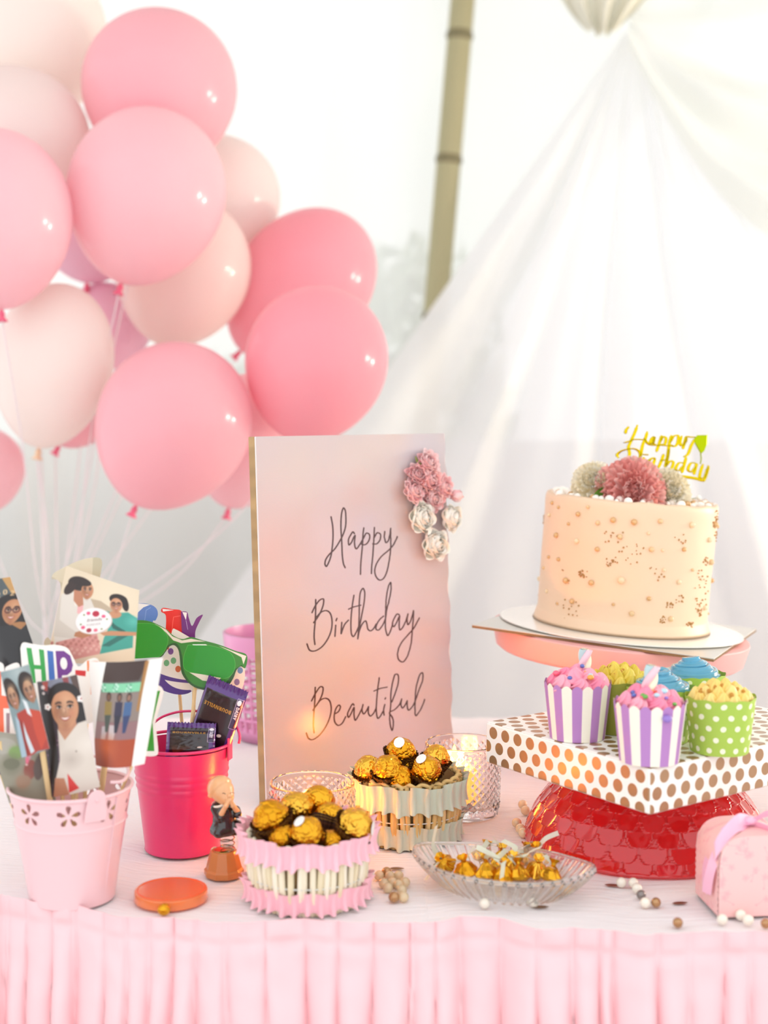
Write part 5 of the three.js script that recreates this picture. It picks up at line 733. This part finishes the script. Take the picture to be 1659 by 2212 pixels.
  const girl = card('photo_print', 'photo of a smiling woman in white with a flower in her hair, front of pail', [[80, 1473, 1.075], [166, 1457, 1.07], [216, 1700, 1.066], [112, 1722, 1.07]], 0.004, 384, 768, (c) => {
    c.fillStyle = '#3b3038'; c.fillRect(0, 1400, 400, 400); poly(c, '#7b7d8c', [[80, 1465], [170, 1455], [175, 1490], [120, 1490]]); poly(c, '#a4473f', [[92, 1472], [106, 1470], [104, 1492], [96, 1490]]); poly(c, '#8a3e42', [[136, 1460], [148, 1458], [150, 1475], [140, 1476]]); poly(c, '#55403a', [[152, 1458], [170, 1456], [176, 1500], [160, 1490]]);
    for (let i = 0; i < 60; i++) blob(c, i % 3 ? '#4a3546' : '#75566a', 100 + (i * 17 % 30), 1590 + (i * 29 % 110), 2, 3);
    poly(c, '#1a1214', [[86, 1490], [108, 1500], [118, 1580], [125, 1640], [118, 1720], [100, 1600]]); blob(c, '#1c1314', 138, 1502, 32, 30, 0.1); blob(c, '#1c1314', 172, 1540, 14, 28, -0.1);
    poly(c, '#b98163', [[124, 1555], [160, 1555], [164, 1585], [138, 1600], [126, 1580]]); poly(c, '#d5c9bd', [[124, 1572], [138, 1598], [164, 1562], [190, 1555], [225, 1700], [150, 1725], [118, 1690], [128, 1640]]); soft(c, '#b5a79ccc', 150, 1640, 26); soft(c, '#e4dad0cc', 185, 1610, 30); blob(c, '#8a7a70', 159, 1623, 1.5, 2);
    face(c, 139, 1529, 27, 40, -0.05, '#c48a66'); c.fillStyle = '#1c1314'; c.beginPath(); c.moveTo(108, 1515); c.quadraticCurveTo(115, 1478, 142, 1478); c.quadraticCurveTo(172, 1482, 172, 1520); c.quadraticCurveTo(160, 1492, 140, 1490); c.quadraticCurveTo(118, 1494, 108, 1515); c.fill();
    for (const [x, y, s] of [[172, 1510, 5], [104, 1526, 4.4], [94, 1484, 2.6], [95, 1497, 2]]) { for (let k = 0; k < 5; k++) blob(c, '#f2ebe6', x + Math.cos(k * 1.257) * s, y + Math.sin(k * 1.257) * s, s * 0.75, s * 0.75); blob(c, '#c2655f', x, y, s * 0.4, s * 0.4); }
    poly(c, '#b5795a', [[118, 1680], [136, 1680], [148, 1725], [115, 1725]]); poly(c, '#cf3430', [[142, 1670], [163, 1703], [145, 1712]]);
  }, G);
  stickInto(girl, P(165, 1690, 1.07), in1(0.004, 0.012));
  const group = card('photo_print', 'curved white edged photo of three people sitting in a row above a red floor', [[192, 1428, 1.09], [352, 1421, 1.06], [312, 1650, 1.065], [207, 1653, 1.08]], 0.010, 512, 640, (c) => {
    c.fillStyle = '#f3eee8'; c.fillRect(0, 1300, 500, 500); c.save(); c.beginPath(); [[235, 1424], [322, 1420], [331, 1655], [205, 1655], [205, 1600]].forEach(([x, y], i) => i ? c.lineTo(x, y) : c.moveTo(x, y)); c.clip();
    c.fillStyle = '#5a5552'; c.fillRect(180, 1400, 200, 300); poly(c, '#3c2620', [[220, 1415], [330, 1415], [312, 1464], [222, 1470]]); poly(c, '#7fcaa0', [[228, 1472], [318, 1468], [320, 1488], [226, 1492]]); for (let i = 0; i < 30; i++) blob(c, i % 2 ? '#4f9f78' : '#c9ead8', 226 + (i * 31 % 92), 1473 + (i * 7 % 16), 3, 2.5); poly(c, '#8a7a72', [[222, 1492], [325, 1488], [330, 1550], [214, 1556]]);
    poly(c, '#8f6a6c', [[212, 1556], [330, 1550], [335, 1592], [204, 1596]]); poly(c, '#b9acae', [[230, 1565], [246, 1562], [240, 1596], [226, 1598]]); poly(c, '#c2b4b4', [[252, 1560], [272, 1560], [266, 1592], [250, 1594]]); poly(c, '#a8441f', [[200, 1594], [345, 1588], [345, 1660], [200, 1660]]); soft(c, '#c05a2acc', 250, 1612, 40); soft(c, '#7a2d18cc', 240, 1650, 40);
    for (const [x, top, leg, hd] of [[246, '#8f7840', '#454f47', '#6f4a36'], [273, '#2a2440', '#1e1c30', '#7a5442'], [296, '#3d5f8c', '#2c3a66', '#916a58']]) { blob(c, '#2a1d18', x, 1500, 6, 10); blob(c, hd, x, 1501, 4.5, 7); poly(c, top, [[x - 9, 1510], [x + 9, 1510], [x + 10, 1540], [x - 10, 1542]]); poly(c, leg, [[x - 9, 1540], [x + 9, 1538], [x + 2, 1575], [x - 6, 1576]]); } c.restore();
    poly(c, '#a8763e', [[318, 1424], [326, 1424], [324, 1530], [318, 1530]]);
  }, G);
  stickInto(group, P(228, 1640, 1.085), P(212, 1760, 1.1), 0.0024);
  const grn = cutCard('green_prop', 'white edged card with a green shape half hidden by the curved group photo', 1.115, [[322, 1482], [340, 1480], [352, 1490], [350, 1510], [336, 1560], [338, 1580], [342, 1622], [336, 1632], [312, 1632], [290, 1620], [295, 1500]], (c) => { c.fillStyle = '#efe9e2'; c.fillRect(200, 1400, 300, 300); poly(c, '#2a9417', [[330, 1493], [346, 1492], [330, 1560], [334, 1622], [300, 1622], [318, 1520]]); });
  stickInto(grn, P(303, 1610, 1.118), P(236, 1780, 1.1), 0.0012);
  // props in the magenta pail
  const party = thing('party_word', 'cut out paper word PARTY in blue, red and purple letters behind the green glasses', 'photo prop', P(365, 1350, 1.245));
  cutCard('letter', '', 1.245, [[288, 1303], [303, 1303], [325, 1306], [338, 1315], [341, 1328], [336, 1340], [330, 1346], [338, 1400], [292, 1400]], (c) => { c.fillStyle = '#5f7fbd'; c.fillRect(0, 1200, 600, 400); poly(c, '#e9e2dc', [[296, 1303], [325, 1306], [310, 1312], [296, 1325]]); c.strokeStyle = '#8aa2d2'; c.lineWidth = 1.2; c.beginPath(); c.moveTo(312, 1345); c.lineTo(316, 1318); c.lineTo(326, 1312); c.stroke(); }, party);
  cutCard('letter', '', 1.246, [[348, 1317], [353, 1313], [372, 1316], [392, 1320], [396, 1345], [394, 1400], [360, 1400], [359, 1340], [357, 1327], [349, 1322]], (c) => { c.fillStyle = '#e62218'; c.fillRect(0, 1200, 600, 400); poly(c, '#eee4df', [[351, 1315], [376, 1318], [352, 1321]]); c.strokeStyle = '#ff6a5c'; c.lineWidth = 1.2; c.beginPath(); c.moveTo(371, 1366); c.lineTo(375, 1333); c.lineTo(390, 1330); c.stroke(); }, party);
  cutCard('letter', '', 1.244, [[391, 1321], [404, 1322], [408, 1335], [415, 1352], [425, 1335], [438, 1328], [430, 1345], [422, 1365], [420, 1400], [396, 1400], [393, 1360]], (c) => { c.fillStyle = '#6d1470'; c.fillRect(0, 1200, 600, 400); poly(c, '#e9e2dc', [[394, 1322], [404, 1323], [402, 1340]]); c.strokeStyle = '#c6a8c8'; c.lineWidth = 1; c.beginPath(); c.moveTo(402, 1340); c.lineTo(406, 1360); c.stroke(); }, party);
  part('joining_card', moved(rounded(0.05, 0.012, 0.0008, 0.0003), P(365, 1392, 1.247).sub(party.position)), M.white, party);
  stickInto(party, P(380, 1395, 1.248), in2(0.004, -0.02));
  const hat2 = cutCard('dotted_hat_prop', 'white paper hat prop with coloured dots and a purple brim, behind the green glasses', 1.235, [[340, 1470], [346, 1450], [352, 1420], [365, 1400], [372, 1362], [380, 1360], [405, 1374], [450, 1400], [505, 1430], [527, 1442], [528, 1470], [520, 1492], [500, 1500], [470, 1490], [425, 1490], [405, 1498], [385, 1500], [360, 1494], [345, 1485]], (c) => {
    c.fillStyle = '#e9e3db'; c.fillRect(300, 1300, 300, 300); for (const [x, y, f] of [[369, 1407, '#7d4a94'], [360, 1432, '#69aa78'], [375, 1427, '#69aa78'], [385, 1445, '#c8602e'], [519, 1448, '#6f8fc0'], [512, 1473, '#8d7aa8'], [440, 1470, '#c8602e'], [470, 1440, '#69aa78']]) blob(c, f, x, y, 6, 7);
    c.fillStyle = '#4c2f86'; c.beginPath(); c.moveTo(340, 1452); c.quadraticCurveTo(375, 1468, 420, 1470); c.lineTo(420, 1476); c.quadraticCurveTo(380, 1474, 356, 1468); c.quadraticCurveTo(375, 1492, 412, 1490); c.lineTo(420, 1500); c.quadraticCurveTo(360, 1505, 336, 1478); c.fill();
  });
  stickInto(hat2, P(420, 1490, 1.237), in2(0.008, -0.012));
  const sh = 280, sv = 1280, k = 5.72, gp = [[20, 350], [105, 340], [200, 345], [300, 372], [450, 450], [540, 530], [650, 575], [760, 550], [900, 590], [1090, 640], [1300, 720], [1445, 775], [1430, 930], [1370, 915], [1320, 960], [1280, 1060], [1210, 1160], [1100, 1205], [980, 1210], [860, 1190], [760, 1140], [670, 1040], [635, 950], [620, 800], [600, 700], [550, 650], [490, 670], [440, 740], [390, 795], [290, 800], [100, 812], [-20, 800], [-60, 600]].map(([x, y]) => [sh + x / k, sv + y / k]);
  const sun = cutCard('glasses_prop', 'big green paper sunglasses prop between the photo of two women and the chocolate bar', 1.216, gp, (c) => {
    c.translate(sh, sv); c.scale(1 / k, 1 / k); c.fillStyle = '#2b7a1c'; c.fillRect(-200, 200, 2000, 1200); poly(c, '#ddd0bc', [[310, 385], [450, 455], [530, 540], [650, 590], [760, 570], [940, 606], [800, 606], [640, 625], [540, 590], [450, 490]]); poly(c, '#e3d8c6', [[1090, 655], [1300, 735], [1440, 785], [1405, 890], [1380, 800], [1250, 730]]);
    const lens = (pts) => { const s = new THREE.SplineCurve([...pts, pts[0]].map(([x, y]) => new THREE.Vector2(x, y))).getPoints(80); poly(c, '#0f8a12', s.map((p) => [p.x, p.y])); c.strokeStyle = '#4aa53c'; c.lineWidth = 6; c.stroke(); };
    c.strokeStyle = '#174d12'; c.lineWidth = 60; c.beginPath(); c.moveTo(390, 800); c.quadraticCurveTo(480, 650, 560, 650); c.quadraticCurveTo(620, 680, 635, 950); c.quadraticCurveTo(700, 1170, 900, 1200); c.quadraticCurveTo(1230, 1230, 1300, 980); c.lineTo(1400, 920); c.stroke();
    lens([[60, 380], [300, 390], [440, 490], [475, 600], [420, 740], [320, 800], [50, 790]]); lens([[720, 650], [960, 650], [1200, 720], [1290, 820], [1290, 960], [1180, 1060], [900, 1020], [690, 950], [670, 800]]); poly(c, '#ddd0bc', [[740, 985], [930, 1015], [1130, 1055], [1060, 1110], [900, 1085]]); poly(c, '#f2f5ec', [[770, 640], [940, 640], [960, 652], [790, 650]]);
  }, null, 0.04);
  stickInto(sun, P(423, 1480, 1.219), in2(0.0, -0.006));
}
// ---------------------------------------------------------------- wrapped chocolate bars
{
  const wrap = (upside) => canvasTex(384, 700, (c, w, h) => { c.fillStyle = '#4b1275'; c.fillRect(0, 0, w, h); c.fillStyle = '#1d0714'; c.fillRect(26, 90, w - 70, h - 190); const g = c.createLinearGradient(0, h * 0.55, 0, h * 0.8); g.addColorStop(0, '#1d0714'); g.addColorStop(1, '#7a3a12'); c.fillStyle = g; c.beginPath(); c.moveTo(30, h * 0.5); c.lineTo(220, h * 0.62); c.lineTo(60, h * 0.8); c.fill(); blob(c, '#e9cfc4', 270, h * 0.62, 22, 14, -0.3);
    c.save(); c.translate(w * 0.46, h * 0.28); c.rotate(upside ? PI : 0); c.fillStyle = '#c9902c'; c.font = 'bold 44px sans-serif'; c.textAlign = 'center'; c.fillText('BOURNVILLE', 0, 0); c.restore();
    c.save(); c.translate(w - 34, h * 0.2); c.fillStyle = '#2c0b45'; c.fillRect(-22, -60, 50, 260); c.strokeStyle = '#d8c8e0'; c.lineWidth = 3; c.strokeRect(-22, -60, 50, 260); blob(c, '#f0e8f0', 2, -30, 19, 24); c.fillStyle = '#f0e8f0'; c.rotate(PI / 2); c.font = 'bold 38px sans-serif'; c.fillText('DAIRY', 6, 10); c.restore(); });
  const pillow = (w, h, t, crimp) => { const f = (s) => sheet(30, 50, (u, v) => { const x = (u - 0.5) * w, y = (v - 0.5) * h, e = Math.min(v, 1 - v) * h / crimp, k = sstep(e, 1, 1.7) * Math.pow(Math.max(0, Math.sin(u * PI)), 0.22), cr = e < 1 ? 0.0006 * Math.sin(u * 120) : 0, wr = 0.0006 * N(u * 9, v * 14, s * 5) * (1 - sstep(e, 2, 4)); const zig = v === 0 || v === 1 ? 0.0007 * Math.sin(u * 90) : 0; return V(x * (1 - 0.03 * k), y + zig, s * (0.0003 + t * k * 0.5) + cr + wr); }); return [f(1), f(-1)]; };
  const bar = (name, label, c, w, h, t, rot, m) => { const o = thing(name, label, 'chocolate bar', c); o.rotation.set(...rot); const [a, b] = pillow(w, h, t, 0.006); part('front_wrapper', a, m, o); part('back_wrapper', b, mat('#57158a', 0.25, { clearcoat: 0.8 }), o); return o; };
  const m1 = mat('#ffffff', 0.28, { map: wrap(true), clearcoat: 0.8, clearcoatRoughness: 0.12 }), m2 = mat('#ffffff', 0.28, { map: wrap(false), clearcoat: 0.8, clearcoatRoughness: 0.12 });
  bar('chocolate_bar', 'purple wrapped chocolate bar standing upright in the magenta pail', P(466, 1560, 1.208), 0.0385, 0.074, 0.008, [0.02, -0.25, -0.34], m1);
  bar('chocolate_bar', 'dark purple wrapped chocolate bar lying low across the magenta pail', P(412, 1604, 1.196), 0.042, 0.034, 0.009, [-0.3, 0.05, -0.03], m2);
}
// ---------------------------------------------------------------- lilac plastic basket behind the sign
{
  const lil = mat('#e79bc4', 0.35, { clearcoat: 0.3 }), c = V(P(592, 1600, 1.63).x, TOP, -1.63), o = thing('plastic_basket', 'lilac pink plastic lattice basket half hidden behind the sign', 'basket', c), H = 0.125, R0 = 0.042, R1 = 0.056, rad = (y) => lerp(R0, R1, y / H);
  part('foot_band', lathe([[0, 0], [R0, 0], [R0 + 0.001, 0.016], [R0 - 0.001, 0.016], [0, 0.003]], 48), lil, o); part('rim_band', lathe([[R1 - 0.001, H - 0.024], [R1 + 0.001, H - 0.024], [R1 + 0.003, H], [R1, H + 0.001], [R1 - 0.001, H - 0.024]], 48), lil, o);
  for (let i = 0; i < 26; i++) { const a = i / 26 * 2 * PI, g = tube([[Math.sin(a) * rad(0.012), 0.012, Math.cos(a) * rad(0.012)], [Math.sin(a) * rad(H - 0.02), H - 0.02, Math.cos(a) * rad(H - 0.02)]], 0.002, 3, 6); part('rib', g, lil, o); }
  for (let k = 0; k < 7; k++) { const y = 0.026 + k * 0.011; part('hoop', new THREE.TorusGeometry(rad(y), 0.0019, 6, 60).rotateX(PI / 2).translate(0, y, 0), lil, o); }
}
// ---------------------------------------------------------------- spring figure and orange disc
{
  const c = T(484, 1890), s = S(1, c), L = (px, py, z = 0) => V((px - 484) * s, (1890 - py) * s * 1.03, z * s), o = thing('spring_figure', 'small bald child monk figure in black on a spring over a wooden pot', 'figurine', c), wood = mat('#c9793a', 0.45, { clearcoat: 0.4 }), skinM = mat('#eab07c', 0.3, { clearcoat: 0.7 }), robe = mat('#1b100f', 0.22, { clearcoat: 1 });
  const pot = lathe([[0, 0], [41, 0], [43, 3], [43, 13], [39, 17], [30, 52], [28, 55], [22, 55], [20, 48], [0, 48]].map(([r, y]) => [r * s, y * s]), 10); pot.rotateY(0.3); const pf = pot.toNonIndexed(); pf.computeVertexNormals();
  part('wooden_pot', pf, wood, o); part('spring_plate', lathe([[0, 52], [21, 53], [21, 56], [14, 58], [0, 58]].map(([r, y]) => [r * s, y * s]), 24), mat('#c9a860', 0.2, { metalness: 1 }), o);
  const sp = []; for (let i = 0; i <= 80; i++) { const a = i / 80 * 2 * PI * 3.2; sp.push(L(492 + Math.sin(a) * 15, 1836 - i / 80 * 36, Math.cos(a) * 15)); } part('spring', tube(sp, 0.0006, 160, 6), mat('#b7a89a', 0.2, { metalness: 1 }), o);
  const q = (px, py, z) => L(px, py, z);
  const hc = q(478, 1706, 0), hd = cap(hc, hc.clone().add(V(3 * s, -3 * s, 2 * s)), 29 * s, 26 * s), ch = cap(q(490, 1722, 10), q(492, 1722, 12), 17 * s, 16 * s), ear = cap(q(458, 1716, 14), q(459, 1712, 16), 6 * s, 5 * s), nose = cap(q(499, 1712, 26), q(501, 1714, 27), 3.4 * s, 3.6 * s);
  const arms = [[q(482, 1753, 24), q(493, 1734, 30), q(499, 1724, 27)], [q(515, 1750, 14), q(507, 1735, 24), q(502, 1722, 27)]].flatMap(([a, b, d]) => [cap(a, b, 6.2 * s, 5.2 * s), cap(b, d, 5.2 * s, 4.2 * s)]);
  const fing = []; for (const [sx, x0] of [[-1, 498], [1, 503]]) for (let k = 0; k < 4; k++) fing.push(cap(q(x0, 1724 - k * 0.8, 28 - k), q(x0 + sx * 0.6, 1714 + (k % 2) * 1.5, 28.5 - k * 2.2), 1.7 * s, 1.3 * s)); fing.push(cap(q(496, 1726, 28), q(493, 1720, 29), 1.7 * s, 1.4 * s), cap(q(505, 1725, 26), q(508, 1719, 26), 1.7 * s, 1.4 * s));
  part('body', skin((x, y, z) => { let d = smin(hd(x, y, z), ch(x, y, z), 8 * s); d = smin(d, ear(x, y, z), 2 * s); d = smin(d, nose(x, y, z), 2 * s); for (const a of arms) d = smin(d, a(x, y, z), 2.5 * s); for (const f of fing) d = smin(d, f(x, y, z), 1.2 * s); return d; }, q(488, 1718, 8), 46 * s, 84), skinM, o);
  const t1 = cap(q(484, 1752, 0), q(486, 1786, 4), 24 * s, 26 * s), k1 = cap(q(470, 1790, 12), q(476, 1792, 24), 15 * s, 13 * s), k2 = cap(q(512, 1786, 8), q(522, 1784, 16), 17 * s, 13 * s), sl = cap(q(468, 1746, 6), q(480, 1760, 22), 12 * s, 9 * s), sr = cap(q(510, 1752, 4), q(516, 1756, 14), 12 * s, 9 * s);
  part('robe', skin((x, y, z) => { let d = t1(x, y, z); for (const f of [k1, k2, sl, sr]) d = smin(d, f(x, y, z), 6 * s); return Math.max(d, -(y - q(0, 1802, 0).y)); }, q(490, 1772, 6), 56 * s, 64), robe, o);
  part('collar', moved(new THREE.TorusGeometry(17 * s, 3 * s, 8, 30), q(477, 1735, 2), [PI / 2 + 0.2, 0.3, 0]), mat('#f1e6d6', 0.4), o);
  for (const [x, y, z] of [[488, 1709, 26.5], [506, 1709, 21.5]]) part('closed_eye', tube([q(x - 5, y + 1, z), q(x, y - 1.6, z + 1.6), q(x + 4, y + 1, z + 0.5)], 0.6 * s, 8, 5), mat('#5a2c18', 0.5), o);
  solo('white_pearl', ball(1, 20, 14), M.clearPearl, 'pale pearl resting against the wooden pot of the spring figure', 'bead', null, c.clone().add(L(462, 1845, -20))).scale.setScalar(0.0037);

  const dc = T(368, 1946), R = S(80, dc), d = thing('orange_disc', 'flat round translucent orange plastic disc lying near the skirt edge', 'disc', dc.clone().add(V(0, 0.0002, -0.004)));
  part('disc_body', lathe([[0, 0], [R * 0.985, 0], [R, 0.001], [R * 0.985, 0.007], [R * 0.97, 0.008], [0, 0.008]], 80), mat('#ff9450', 0.15, { clearcoat: 1, transmission: 0.3, thickness: 0 }), d);
  part('raised_ring', new THREE.TorusGeometry(R * 0.9, 0.0005, 6, 72).rotateX(PI / 2).translate(0, 0.008, 0), mat('#f0602a', 0.2), d);
}

// the scene is complete
scene.traverse((o) => { if (o.isMesh) o.castShadow = o.receiveShadow = true; });
renderer.render(scene, camera);
